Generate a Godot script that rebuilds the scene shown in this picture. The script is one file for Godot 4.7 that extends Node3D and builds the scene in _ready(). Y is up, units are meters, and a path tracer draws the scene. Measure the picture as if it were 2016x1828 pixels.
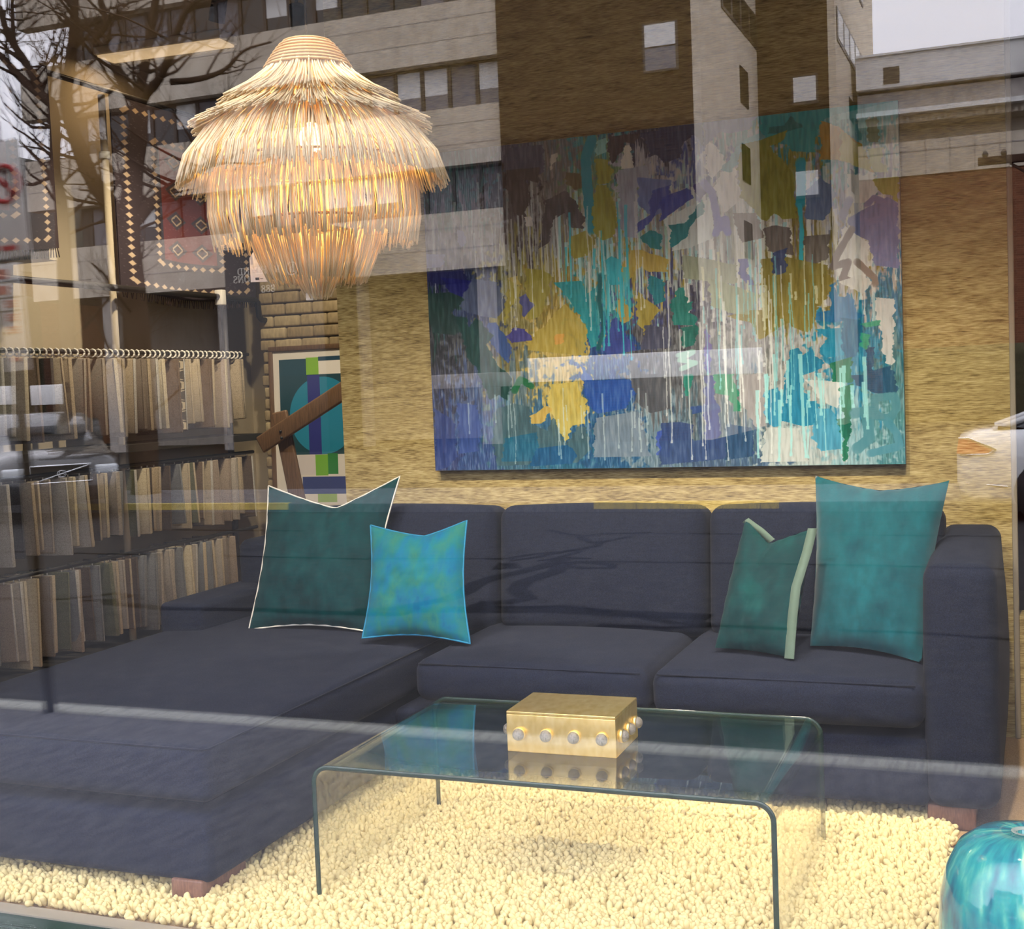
extends Node3D
# A furniture shop's display window seen from the pavement: the room behind the pane, and across the street the buildings that the pane mirrors.

var rng := RandomNumberGenerator.new()
var M := {}
var used := {}
const PANE_Z := -2.8
const WIN_L := -3.4
const WIN_R := 0.5
const DISPLAY_LIGHT := 16.0
const ADDED_RUG_LIGHT := 4.0


func _ready():
	rng.seed = 7
	set_view_and_light()
	make_materials()
	dull_all()
	build_shop_shell()
	build_street()
	build_apartment_block()
	build_parking_building()
	build_sky_gaps_and_hedges()
	build_house()
	build_sofa()
	build_rug()
	build_table_and_box()
	build_pillows()
	build_painting()
	build_pendant()
	build_stool()
	build_back_room()
	build_display_lights()
	build_added_rug_lights()
	build_sample_racks()
	build_trees()
	build_cars()
	build_sign_post()
	build_utility_pole()


func set_view_and_light():
	var cam := Camera3D.new()
	cam.name = "camera"
	cam.fov = 39.7
	cam.near = 0.05
	cam.far = 500.0
	cam.transform = Transform3D(Basis(Vector3(0.929907, -0.0399446, -0.3656191), Vector3(0.0148708, 0.9973554, -0.0711411), Vector3(0.367494, 0.0607175, 0.9280418)), Vector3(0, 1.5, 0))
	add_child(cam)
	cam.current = true
	var sky_mat := ProceduralSkyMaterial.new()          # an even overcast sky, brighter overhead
	sky_mat.sky_horizon_color = Color(7.3, 7.2, 8.1).linear_to_srgb()
	sky_mat.sky_top_color = Color(13.0, 12.9, 14.2).linear_to_srgb()
	sky_mat.sky_curve = 0.6
	sky_mat.ground_bottom_color = Color(0.9, 0.88, 0.86).linear_to_srgb()
	sky_mat.ground_horizon_color = Color(1.4, 1.4, 1.4).linear_to_srgb()
	sky_mat.sky_energy_multiplier = 1.0
	sky_mat.ground_energy_multiplier = 1.0
	var sky := Sky.new()
	sky.sky_material = sky_mat
	var env := Environment.new()
	env.background_mode = Environment.BG_SKY
	env.sky = sky
	env.tonemap_mode = Environment.TONE_MAPPER_LINEAR
	env.tonemap_exposure = 0.52
	env.sdfgi_enabled = true
	env.ssao_enabled = true
	env.ssil_enabled = true
	var we := WorldEnvironment.new()
	we.name = "world_environment"
	we.environment = env
	add_child(we)


# ---------------------------------------------------------------- naming and committing

func numbered(called: String) -> String:
	if not used.has(called):
		used[called] = 0
		return called
	used[called] += 1
	return "%s_%03d" % [called, used[called]]


func begin() -> SurfaceTool:
	var st := SurfaceTool.new()
	st.begin(Mesh.PRIMITIVE_TRIANGLES)
	st.set_smooth_group(0)
	return st


func finish(st: SurfaceTool) -> ArrayMesh:
	st.index()
	st.generate_normals()
	return st.commit()


func obj(called: String, shape, material: Material, parent: Node3D = null, at := Vector3.ZERO, turn := Basis()) -> MeshInstance3D:
	var o := MeshInstance3D.new()
	o.name = numbered(called) if parent == null else called
	o.mesh = finish(shape) if shape is SurfaceTool else shape
	o.material_override = material
	o.transform = Transform3D(turn, at)
	if parent == null:
		add_child(o, true)
	else:
		parent.add_child(o, true)
	return o


func thing(called: String, label: String, category: String, at := Vector3.ZERO, yaw := 0.0, group := "") -> Node3D:
	var o := Node3D.new()
	o.name = numbered(called)
	o.position = at
	o.rotation.y = yaw
	add_child(o, true)
	return tag(o, label, category, group)


func tag(o: Node3D, label: String, category: String, group := "") -> Node3D:
	o.set_meta("label", label)
	o.set_meta("category", category)
	if group:
		o.set_meta("group", group)
	return o


func structure(called: String, shape, material: Material, label: String, category: String, at := Vector3.ZERO) -> MeshInstance3D:
	var o := obj(called, shape, material, null, at)
	o.set_meta("kind", "structure")
	tag(o, label, category)
	return o


# ---------------------------------------------------------------- shapes

func tri(st: SurfaceTool, a: Vector3, b: Vector3, c: Vector3):
	st.add_vertex(a)
	st.add_vertex(c)
	st.add_vertex(b)


func quad(st: SurfaceTool, a: Vector3, b: Vector3, c: Vector3, d: Vector3):   # counter-clockwise seen from its front
	tri(st, a, b, c)
	tri(st, a, c, d)


func quad_uv(st: SurfaceTool, a: Vector3, b: Vector3, c: Vector3, d: Vector3, u0 := Vector2(0, 1), u1 := Vector2(1, 0)):
	var p := [a, c, b, a, d, c]
	var t := [u0, u1, Vector2(u1.x, u0.y), u0, Vector2(u0.x, u1.y), u1]
	for i in 6:
		st.set_uv(t[i])
		st.add_vertex(p[i])


func box(st: SurfaceTool, lo: Vector3, hi: Vector3, turn := Transform3D()):   # plain box with hard edges, from corner to corner
	st.set_smooth_group(-1)
	var c := []
	for k in 8:
		c.append(turn * Vector3(hi.x if k & 1 else lo.x, hi.y if k & 2 else lo.y, hi.z if k & 4 else lo.z))
	for f in [[4, 5, 7, 6], [1, 0, 2, 3], [5, 1, 3, 7], [0, 4, 6, 2], [6, 7, 3, 2], [0, 1, 5, 4]]:
		quad(st, c[f[0]], c[f[1]], c[f[2]], c[f[3]])
	st.set_smooth_group(0)


func boxed(lo: Vector3, hi: Vector3) -> SurfaceTool:
	var st := begin()
	box(st, lo, hi)
	return st


func rbox(st: SurfaceTool, lo: Vector3, hi: Vector3, r: float, arc := 2, sub := 1, bulge := Vector3.ZERO, turn := Transform3D()):   # rounded box; bulge swells its faces
	var h := (hi - lo) * 0.5
	var mid := (hi + lo) * 0.5
	r = minf(r, minf(h.x, minf(h.y, h.z)) * 0.98)
	var grid := []
	for ax in 3:
		var l := PackedFloat32Array()
		for i in arc + 1:
			l.append(-(h[ax] - r) - r * tan(PI / 4 * (arc - i) / arc))
		for i in range(1, sub):
			l.append(lerpf(-(h[ax] - r), h[ax] - r, float(i) / sub))
		for i in arc + 1:
			l.append(h[ax] - r + r * tan(PI / 4 * i / arc))
		grid.append(l)
	var inner := h - Vector3(r, r, r)
	for ax in 3:
		var u := (ax + 1) % 3
		var v := (ax + 2) % 3
		for s in [-1.0, 1.0]:
			var rows := []
			for i in grid[u].size():
				var row := PackedVector3Array()
				for j in grid[v].size():
					var p := Vector3.ZERO
					p[ax] = s * h[ax]
					p[u] = grid[u][i]
					p[v] = grid[v][j]
					var q := p.clamp(-inner, inner)
					var o := q + (p - q).normalized() * r
					var n := o / h
					o += Vector3(bulge.x * n.x * (1 - n.y * n.y) * (1 - n.z * n.z), bulge.y * n.y * (1 - n.x * n.x) * (1 - n.z * n.z), bulge.z * n.z * (1 - n.x * n.x) * (1 - n.y * n.y))
					row.append(turn * (mid + o))
				rows.append(row)
			for i in rows.size() - 1:
				for j in rows[0].size() - 1:
					if s > 0:
						quad(st, rows[i][j], rows[i + 1][j], rows[i + 1][j + 1], rows[i][j + 1])
					else:
						quad(st, rows[i][j], rows[i][j + 1], rows[i + 1][j + 1], rows[i + 1][j])


func rounded(lo: Vector3, hi: Vector3, r: float, arc := 2, sub := 1, bulge := Vector3.ZERO) -> SurfaceTool:
	var st := begin()
	rbox(st, lo, hi, r, arc, sub, bulge)
	return st


func tube(st: SurfaceTool, pts: Array, rad, sides := 8, caps := true):   # rad: one radius, or one for each point
	var side := Vector3.ZERO
	var last := []
	for i in pts.size():
		var d: Vector3 = (pts[mini(i + 1, pts.size() - 1)] - pts[maxi(i - 1, 0)]).normalized()
		if side == Vector3.ZERO:
			side = d.cross(Vector3.UP if absf(d.y) < 0.9 else Vector3.RIGHT).normalized()
		else:
			side = (side - d * side.dot(d)).normalized()
		var other := d.cross(side)
		var r: float = rad[i] if rad is Array else rad
		var ring := []
		for k in sides:
			var a := TAU * k / sides
			ring.append(pts[i] + (side * cos(a) + other * sin(a)) * r)
		if last:
			for k in sides:
				quad(st, last[k], last[(k + 1) % sides], ring[(k + 1) % sides], ring[k])
		elif caps:
			for k in range(1, sides - 1):
				tri(st, ring[0], ring[k + 1], ring[k])
		last = ring
	if caps:
		for k in range(1, sides - 1):
			tri(st, last[0], last[k], last[k + 1])


func tubed(pts: Array, rad, sides := 8) -> SurfaceTool:
	var st := begin()
	tube(st, pts, rad, sides)
	return st


func lathe(st: SurfaceTool, prof: Array, n := 24, at := Vector3.ZERO, turn := Basis()):   # profile of (radius, height), going up the outside
	var v := PackedFloat32Array([0.0])
	for i in range(1, prof.size()):
		v.append(v[i - 1] + prof[i].distance_to(prof[i - 1]))
	for i in prof.size() - 1:
		for k in n:
			var a := TAU * (k + 1) / n
			var b := TAU * k / n
			var p := [Vector3(prof[i].x * cos(a), prof[i].y, prof[i].x * sin(a)), Vector3(prof[i].x * cos(b), prof[i].y, prof[i].x * sin(b)), Vector3(prof[i + 1].x * cos(b), prof[i + 1].y, prof[i + 1].x * sin(b)), Vector3(prof[i + 1].x * cos(a), prof[i + 1].y, prof[i + 1].x * sin(a))]
			for t in 4:
				p[t] = at + turn * p[t]
			var va := 1.0 - v[i] / v[-1]
			var vb := 1.0 - v[i + 1] / v[-1]
			var uv := [Vector2(float(k + 1) / n, va), Vector2(float(k) / n, va), Vector2(float(k) / n, vb), Vector2(float(k + 1) / n, vb)]
			for t in [0, 2, 1, 0, 3, 2]:
				st.set_uv(uv[t])
				st.add_vertex(p[t])


func prism(st: SurfaceTool, poly: Array, z0: float, z1: float, turn := Transform3D()):   # an outline in x and y, as deep as from z0 to z1
	var pts := PackedVector2Array(poly)
	var area := 0.0
	for i in pts.size():
		area += pts[i].cross(pts[(i + 1) % pts.size()])
	if area < 0:
		pts.reverse()
	st.set_smooth_group(-1)
	var f := Geometry2D.triangulate_polygon(pts)
	for i in range(0, f.size(), 3):
		var a := pts[f[i]]
		var b := pts[f[i + 1]]
		var c := pts[f[i + 2]]
		if (b - a).cross(c - a) < 0:
			var t := b
			b = c
			c = t
		tri(st, turn * Vector3(a.x, a.y, z1), turn * Vector3(b.x, b.y, z1), turn * Vector3(c.x, c.y, z1))
		tri(st, turn * Vector3(a.x, a.y, z0), turn * Vector3(c.x, c.y, z0), turn * Vector3(b.x, b.y, z0))
	for i in pts.size():
		var a := pts[i]
		var b := pts[(i + 1) % pts.size()]
		quad(st, turn * Vector3(a.x, a.y, z0), turn * Vector3(b.x, b.y, z0), turn * Vector3(b.x, b.y, z1), turn * Vector3(a.x, a.y, z1))
	st.set_smooth_group(0)


func word_mesh(text: String, size: float, depth := 0.01, font_name := "Droid Serif") -> TextMesh:
	var t := TextMesh.new()
	var f := SystemFont.new()
	f.font_names = PackedStringArray([font_name])
	t.font = f
	t.text = text
	t.font_size = 48
	t.pixel_size = size / 34.0
	t.depth = depth
	t.curve_step = 2.0
	return t


# ---------------------------------------------------------------- materials

func c(hex: String) -> Color:
	return Color.html(hex)


func mat(called: String, color: Color, rough := 0.8, metal := 0.0) -> StandardMaterial3D:
	var m := StandardMaterial3D.new()
	m.resource_name = called
	m.albedo_color = color
	m.roughness = rough
	m.metallic = metal
	m.metallic_specular = 0.5
	M[called] = m
	return m


func mapped(m: StandardMaterial3D, tex: Texture2D, per_metre: Vector3, world := false) -> StandardMaterial3D:
	m.albedo_texture = tex
	m.uv1_triplanar = true
	m.uv1_world_triplanar = world
	m.uv1_scale = per_metre
	return m


func noise_image(w: int, h: int, fx: float, fy: float, octaves: int, at: int, stops: Array, grain := 0.0) -> ImageTexture:   # stretched noise through a ramp of colours
	var n := FastNoiseLite.new()
	n.seed = at
	n.noise_type = FastNoiseLite.TYPE_SIMPLEX_SMOOTH
	n.frequency = 1.0
	n.fractal_octaves = octaves
	var r := RandomNumberGenerator.new()
	r.seed = at
	var d := PackedByteArray()
	d.resize(w * h * 3)
	var k := stops.size() - 1
	for y in h:
		for x in w:
			var a := TAU * x / w     # wraps round in x
			var v := n.get_noise_3d(cos(a) * fx, sin(a) * fx, y * fy / h) * 0.8 + 0.5
			var bl := clampf((h - y) / (h * 0.1), 0, 1)
			if bl < 1.0:
				v = lerpf(n.get_noise_3d(cos(a) * fx, sin(a) * fx, (y - h) * fy / h) * 0.8 + 0.5, v, bl)
			v = clampf(v + r.randf_range(-grain, grain), 0, 0.9999) * k
			var s: Color = stops[int(v)].lerp(stops[int(v) + 1], v - int(v))
			var i := (y * w + x) * 3
			d[i] = s.r8
			d[i + 1] = s.g8
			d[i + 2] = s.b8
	return ImageTexture.create_from_image(Image.create_from_data(w, h, false, Image.FORMAT_RGB8, d))


func make_materials():
	mapped(mat("grasscloth", Color.WHITE, 0.9), grass_image(), Vector3(0.6, 0.75, 0.6), true)
	var f := mat("navy_wool", Color.WHITE, 0.95)
	mapped(f, noise_image(256, 256, 30.0, 190.0, 2, 5, [c("141722"), c("1c2130"), c("272d3f")], 0.3), Vector3(3, 3, 3))
	f.rim_enabled = true
	f.rim = 0.06
	f.rim_tint = 0.8
	mapped(mat("brown_leg", Color.WHITE, 0.5), noise_image(128, 256, 12.0, 8.0, 3, 6, [c("65473a"), c("7a5642"), c("89634c")]), Vector3(3, 3, 3))
	mapped(mat("tan_carpet", Color.WHITE, 0.95), noise_image(256, 256, 40.0, 250.0, 2, 8, [c("8f7556"), c("b0936e"), c("c7ab84")], 0.2), Vector3(2, 2, 2), true)
	mat("cream_wool", Color.WHITE, 0.95).vertex_color_use_as_albedo = true
	mat("rug_backing", c("b5a377"), 0.95)
	var p := mat("pane_glass", Color(0.1, 0.12, 0.11, 0.0), 0.0)
	p.transparency = BaseMaterial3D.TRANSPARENCY_ALPHA
	var tg := mat("table_glass", Color(0.10, 0.30, 0.18, 0.05), 0.0)
	tg.transparency = BaseMaterial3D.TRANSPARENCY_ALPHA
	mat("glass_edge", c("233a30"), 0.12)
	mapped(mat("brass", Color.WHITE, 0.42, 0.9), noise_image(128, 128, 2.0, 6.0, 3, 9, [c("dcc078"), c("e8cf8c"), c("f0dca0")]), Vector3(3, 3, 3))
	mapped(mat("pale_stone", Color.WHITE, 0.35), noise_image(128, 128, 2.5, 6.0, 4, 10, [c("3c3833"), c("78736a"), c("8c877d"), c("9d978c")]), Vector3(14, 14, 14))
	mapped(mat("oak", Color.WHITE, 0.55), noise_image(128, 512, 9.0, 7.0, 3, 11, [c("4a3420"), c("5f452a"), c("70543a")]), Vector3(4, 1.2, 4))
	var sg := mat("spot_glow", c("fff0d8"), 0.5)
	sg.emission_enabled = true
	sg.emission = Color(1.0, 0.87, 0.68)
	sg.emission_energy_multiplier = 3.0
	mat("white_paint", c("d9d4c8"), 0.7)
	mat("edge_trim", c("989080"), 0.6)
	mat("wall_beige", c("a89b83"), 0.85)
	mat("wall_maroon", c("3d201f"), 0.85)
	mat("ceiling_paint", c("8f8674"), 0.9)
	mat("black_iron", c("1d1a17"), 0.5, 0.3)
	mat("dark_board", c("241f18"), 0.8)
	mat("mortar", c("8a7651"), 0.95)
	for i in 4:
		mapped(mat("brick_paint_%d" % i, [c("b39f78"), c("a89470"), c("baa780"), c("9f8b66")][i], 0.8), noise_image(64, 64, 2.0, 4.0, 3, 20 + i, [c("c8c8c8"), c("ffffff")]), Vector3(3, 3, 3), true)
	# the street
	mapped(mat("concrete", Color.WHITE, 0.9), noise_image(256, 256, 3.0, 9.0, 4, 30, [c("b5aa9a"), c("c4b9a8"), c("ccc2b2")], 0.03), Vector3(0.12, 0.12, 0.12), true)
	mapped(mat("white_concrete", Color.WHITE, 0.9), noise_image(256, 256, 3.0, 9.0, 4, 31, [c("d5d4d2"), c("e0dfdc"), c("e8e7e4")], 0.02), Vector3(0.12, 0.12, 0.12), true)
	mapped(mat("grey_concrete", Color.WHITE, 0.9), noise_image(256, 256, 5.0, 9.0, 4, 32, [c("8d8884"), c("a19b96"), c("aca6a0")], 0.03), Vector3(0.2, 0.2, 0.2), true)
	mapped(mat("dark_brick", Color.WHITE, 0.9), brick_image(c("3a2b22"), c("46342a"), c("524236"), 41), Vector3(0.35, 0.35, 0.35), true)
	mapped(mat("red_brick", Color.WHITE, 0.9), brick_image(c("7d4f38"), c("8c5a40"), c("8a6a54"), 42), Vector3(0.35, 0.35, 0.35), true)
	mat("frame_bronze", c("3c332d"), 0.5)
	mat("window_dark", c("1e2326"), 0.06)
	mat("blind_white", c("d8d8d6"), 0.8)
	mat("curtain_grey", c("77757a"), 0.8)
	mapped(mat("asphalt", Color.WHITE, 0.9), noise_image(512, 512, 6.0, 40.0, 5, 33, [c("222223"), c("2b2b2c"), c("363534")], 0.12), Vector3(0.15, 0.15, 0.15), true)
	mat("tar", c("0a0a0a"), 0.95)
	mapped(mat("pavement", Color.WHITE, 0.9), noise_image(256, 256, 6.0, 20.0, 4, 34, [c("4c4d52"), c("5a5b60"), c("66676b")], 0.06), Vector3(0.4, 0.4, 0.4), true)
	mapped(mat("kerb_stone", Color.WHITE, 0.9), noise_image(256, 64, 8.0, 6.0, 4, 35, [c("7c7d7a"), c("989a94"), c("a8aaa2")], 0.08), Vector3(0.8, 0.8, 0.8), true)
	mapped(mat("yellow_paint", Color.WHITE, 0.8), noise_image(256, 64, 14.0, 8.0, 4, 36, [c("7d7248"), c("b8a450"), c("cdb860")], 0.1), Vector3(0.6, 0.6, 0.6), true)
	mapped(mat("bark", Color.WHITE, 0.95), noise_image(128, 256, 8.0, 9.0, 4, 37, [c("2b211a"), c("43342a"), c("55443a")], 0.1), Vector3(1.2, 0.6, 1.2))
	mapped(mat("grass", Color.WHITE, 0.95), noise_image(256, 256, 9.0, 30.0, 4, 38, [c("38372a"), c("4a4936"), c("5a5842")], 0.15), Vector3(0.3, 0.3, 0.3), true)


func grass_image() -> ImageTexture:   # grasscloth: long fibres laid side by side, some dark, some bleached
	var w := 1024
	var h := 1024
	var n := FastNoiseLite.new()
	n.seed = 12
	n.noise_type = FastNoiseLite.TYPE_SIMPLEX
	n.frequency = 1.0
	n.fractal_octaves = 2
	var stops := [c("54472a"), c("7d6b42"), c("a08c5a"), c("b5a26c"), c("c8b680"), c("d8c898")]
	var r := RandomNumberGenerator.new()
	r.seed = 3
	var d := PackedByteArray()
	d.resize(w * h * 3)
	for y in h:
		var lift_row := r.randf_range(-0.05, 0.05)
		var bl := clampf((h - y) / 80.0, 0, 1)
		for x in w:
			var a := TAU * x / w
			var ca := cos(a)
			var sa := sin(a)
			var v := 0.52 + lift_row + 0.42 * lerpf(n.get_noise_3d(ca * 4.2, sa * 4.2, (y - h) * 0.26), n.get_noise_3d(ca * 4.2, sa * 4.2, y * 0.26), bl)
			v += 0.22 * n.get_noise_3d(ca * 1.1 + 40.0, sa * 1.1, y * 0.03 * (1.0 if bl >= 1.0 else bl)) + r.randf_range(-0.06, 0.06)
			v = clampf(v, 0, 0.9999) * 5.0
			var s: Color = stops[int(v)].lerp(stops[int(v) + 1], v - int(v))
			var i := (y * w + x) * 3
			d[i] = s.r8
			d[i + 1] = s.g8
			d[i + 2] = s.b8
	return ImageTexture.create_from_image(Image.create_from_data(w, h, false, Image.FORMAT_RGB8, d))


func dull_all():   # cloth, stone and paint with hardly any gloss
	for k in ["navy_wool", "grasscloth", "asphalt", "pavement", "kerb_stone", "dark_brick", "red_brick", "concrete", "white_concrete", "grey_concrete", "cream_wool", "tan_carpet", "grass", "bark", "tar", "wall_beige", "wall_maroon"]:
		M[k].metallic_specular = 0.2


func brick_image(a: Color, b: Color, joint: Color, at: int) -> ImageTexture:   # brickwork too far off to tell its bricks apart: 38 courses of 13 bricks
	var r := RandomNumberGenerator.new()
	r.seed = at
	var im := Image.create(512, 512, false, Image.FORMAT_RGB8)
	im.fill(joint)
	for row in 38:
		for col in 14:
			var x := int(col * 39.4 - (19 if row % 2 else 0))
			im.fill_rect(Rect2i(x, int(row * 13.47), 37, 11), a.lerp(b, r.randf()).darkened(r.randf() * 0.2))
	return ImageTexture.create_from_image(im)


# ---------------------------------------------------------------- the shop

func build_shop_shell():
	structure("floor", boxed(Vector3(-5.6, -0.12, -8.2), Vector3(2.3, 0, -2.94)), M.tan_carpet, "tan woven carpet floor beside and behind the navy sofa", "floor")
	structure("ceiling", boxed(Vector3(-5.6, 3.65, -8.2), Vector3(2.3, 3.95, -2.8)), M.ceiling_paint, "taupe shop ceiling above the sample racks", "ceiling")
	structure("wall_left", boxed(Vector3(-5.6, 0, -8.2), Vector3(-5.3, 3.65, -2.9)), M.wall_beige, "beige side wall behind the hanging rug samples", "wall")
	structure("wall_right", boxed(Vector3(2.0, 0, -8.2), Vector3(2.3, 3.65, -2.9)), M.wall_beige, "beige wall on the far right side of the shop", "wall")
	var back := begin()
	prism(back, [Vector2(-3.05, 0), Vector2(2, 0), Vector2(2, 0.5), Vector2(-0.02, 0.5), Vector2(-0.02, 3.65), Vector2(-3.05, 3.65)], -5.62, -5.5)
	structure("wall_back", back, M.grasscloth, "straw-coloured grasscloth wall behind the navy sofa", "wall")
	structure("wall_alcove", boxed(Vector3(-0.02, 0.5, -6.2), Vector3(2.0, 3.65, -6.1)), M.wall_maroon, "dark maroon wall past the right end of the grasscloth", "wall")
	structure("trim_1", rounded(Vector3(-0.034, 0.0, -5.5), Vector3(-0.012, 3.65, -5.48), 0.006), M.edge_trim, "thin pale edge trim at the right end of the grasscloth wall", "trim")
	var brick := structure("wall_brick", boxed(Vector3(-4.93, 0, -8.2), Vector3(2.0, 3.65, -7.83)), M.mortar, "cream painted brick wall behind the framed print", "wall")
	for row in 32:
		var y := 0.42 + row * 0.082
		for col in 5:
			var x := -4.95 + col * 0.215 - (0.1 if row % 2 else 0.0)
			var x0 := maxf(x, -4.955 + rng.randf() * 0.02)
			var st := rounded(Vector3(x0, y, -7.86), Vector3(x + 0.207, y + 0.075, -7.8 + rng.randf() * 0.012), 0.012, 1)
			obj("brick", st, M["brick_paint_%d" % (rng.randi() % 4)], brick)
	structure("wall_rear", boxed(Vector3(-5.3, 0, -8.3), Vector3(-4.93, 3.65, -8.2)), M.wall_beige, "shaded recess wall left of the painted brick", "wall")
	structure("trim_2", boxed(Vector3(-5.3, 2.3, -5.82), Vector3(-4.98, 3.65, -5.66)), M.wall_beige, "beige pilaster on the side wall between the two hung rugs", "pilaster")
	# the shop front
	var front := begin()
	box(front, Vector3(-9, 3.0, -2.95), Vector3(5, 4.6, -2.65))
	box(front, Vector3(-9, -0.2, -2.95), Vector3(WIN_L, 3.0, -2.65))  # unseen stretches beside the window, drawn inward to cut daylight in the room
	box(front, Vector3(WIN_R, -0.2, -2.95), Vector3(5, 3.0, -2.65))
	structure("wall_front", front, M.wall_beige, "shop front wall round the display window", "wall")
	var w := structure("window_1", boxed(Vector3(WIN_L, -0.06, -2.875), Vector3(WIN_R, 0.012, -2.72)), M.glass_edge, "large double-glazed shop window in front of the sofa display", "window")
	obj("sill_strip", boxed(Vector3(WIN_L, -0.02, -2.94), Vector3(WIN_R, 0.012, -2.885)), M.edge_trim, w)
	obj("head_frame", boxed(Vector3(WIN_L, 2.93, -2.875), Vector3(WIN_R, 3.0, -2.72)), M.black_iron, w)
	for x in [WIN_L, WIN_R - 0.05]:
		obj("side_frame", boxed(Vector3(x, 0.012, -2.875), Vector3(x + 0.05, 2.93, -2.72)), M.black_iron, w)
	for z in [PANE_Z - 0.009, PANE_Z + 0.009]:      # double glazing: two sheets, four mirroring faces
		obj("pane", boxed(Vector3(WIN_L + 0.05, 0.012, z - 0.003), Vector3(WIN_R - 0.05, 2.93, z + 0.003)), M.pane_glass, w)


func spotlight(label: String, at: Vector3, aim_at: Vector3, energy: float, angle: float):   # a black can on a stem, its glowing face and the lamp just before it
	var sp := thing("ceiling_spotlight", label, "spotlight", at)
	var aim := Basis.looking_at(aim_at - at, Vector3.UP)
	var can := begin()
	lathe(can, [Vector2(0.0, -0.06), Vector2(0.04, -0.06), Vector2(0.045, 0.06), Vector2(0.038, 0.06), Vector2(0.036, 0.02)], 20, Vector3(0, -0.08, 0), aim * Basis(Vector3.RIGHT, -PI / 2))
	obj("can", can, M.black_iron, sp)
	obj("stem", tubed([Vector3(0, 0.03, 0), Vector3(0, -0.06, 0)], 0.01, 8), M.black_iron, sp)
	var face := begin()
	lathe(face, [Vector2(0.036, 0.0), Vector2(0.02, 0.004), Vector2(0.0, 0.005)], 16, Vector3(0, -0.08, 0) + aim * Vector3(0, 0, -0.022), aim * Basis(Vector3.RIGHT, -PI / 2))
	obj("lamp_face", face, M.spot_glow, sp)
	var sl := SpotLight3D.new()
	sl.name = "spot_light"
	sl.light_color = Color(1.0, 0.94, 0.83)
	sl.light_energy = energy
	sl.light_size = 0.035
	sl.spot_angle = angle
	sl.spot_angle_attenuation = 1.0
	sl.spot_range = 12.0
	sl.spot_attenuation = 2.0
	sl.shadow_enabled = true
	sl.transform = Transform3D(aim, Vector3(0, -0.08, 0) + aim * Vector3(0, 0, -0.07))
	sp.add_child(sl)


func build_display_lights():
	spotlight("black ceiling spotlight nearest the window's left, aimed at the chaise end", Vector3(-2.75, 3.62, -3.1), Vector3(-2.75, 0.45, -5.0), DISPLAY_LIGHT, 31.0)
	spotlight("black ceiling spotlight aimed at the left half of the painting", Vector3(-1.85, 3.62, -3.1), Vector3(-1.85, 0.45, -5.0), DISPLAY_LIGHT, 31.0)
	spotlight("black ceiling spotlight aimed at the middle of the painting", Vector3(-1.0, 3.62, -3.1), Vector3(-1.0, 0.45, -5.0), DISPLAY_LIGHT, 31.0)
	spotlight("black ceiling spotlight aimed at the right sofa arm", Vector3(-0.2, 3.62, -3.1), Vector3(-0.2, 0.45, -5.0), DISPLAY_LIGHT, 31.0)


func build_added_rug_lights():  # added spots above the view, only to brighten rug and lamp
	var names := ["left of the straw lamp", "close over the straw lamp", "over the right end of the glass table", "above the garden stool"]
	for k in 4:
		var x: float = [-2.85, -2.3, -0.35, 0.15][k]
		spotlight("added black ceiling spotlight %s, aimed down to brighten the rug" % names[k], Vector3(x, 3.62, -3.02), Vector3(x * 0.75 - 0.35, 0.0, -3.8), ADDED_RUG_LIGHT, 36.0)


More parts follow.
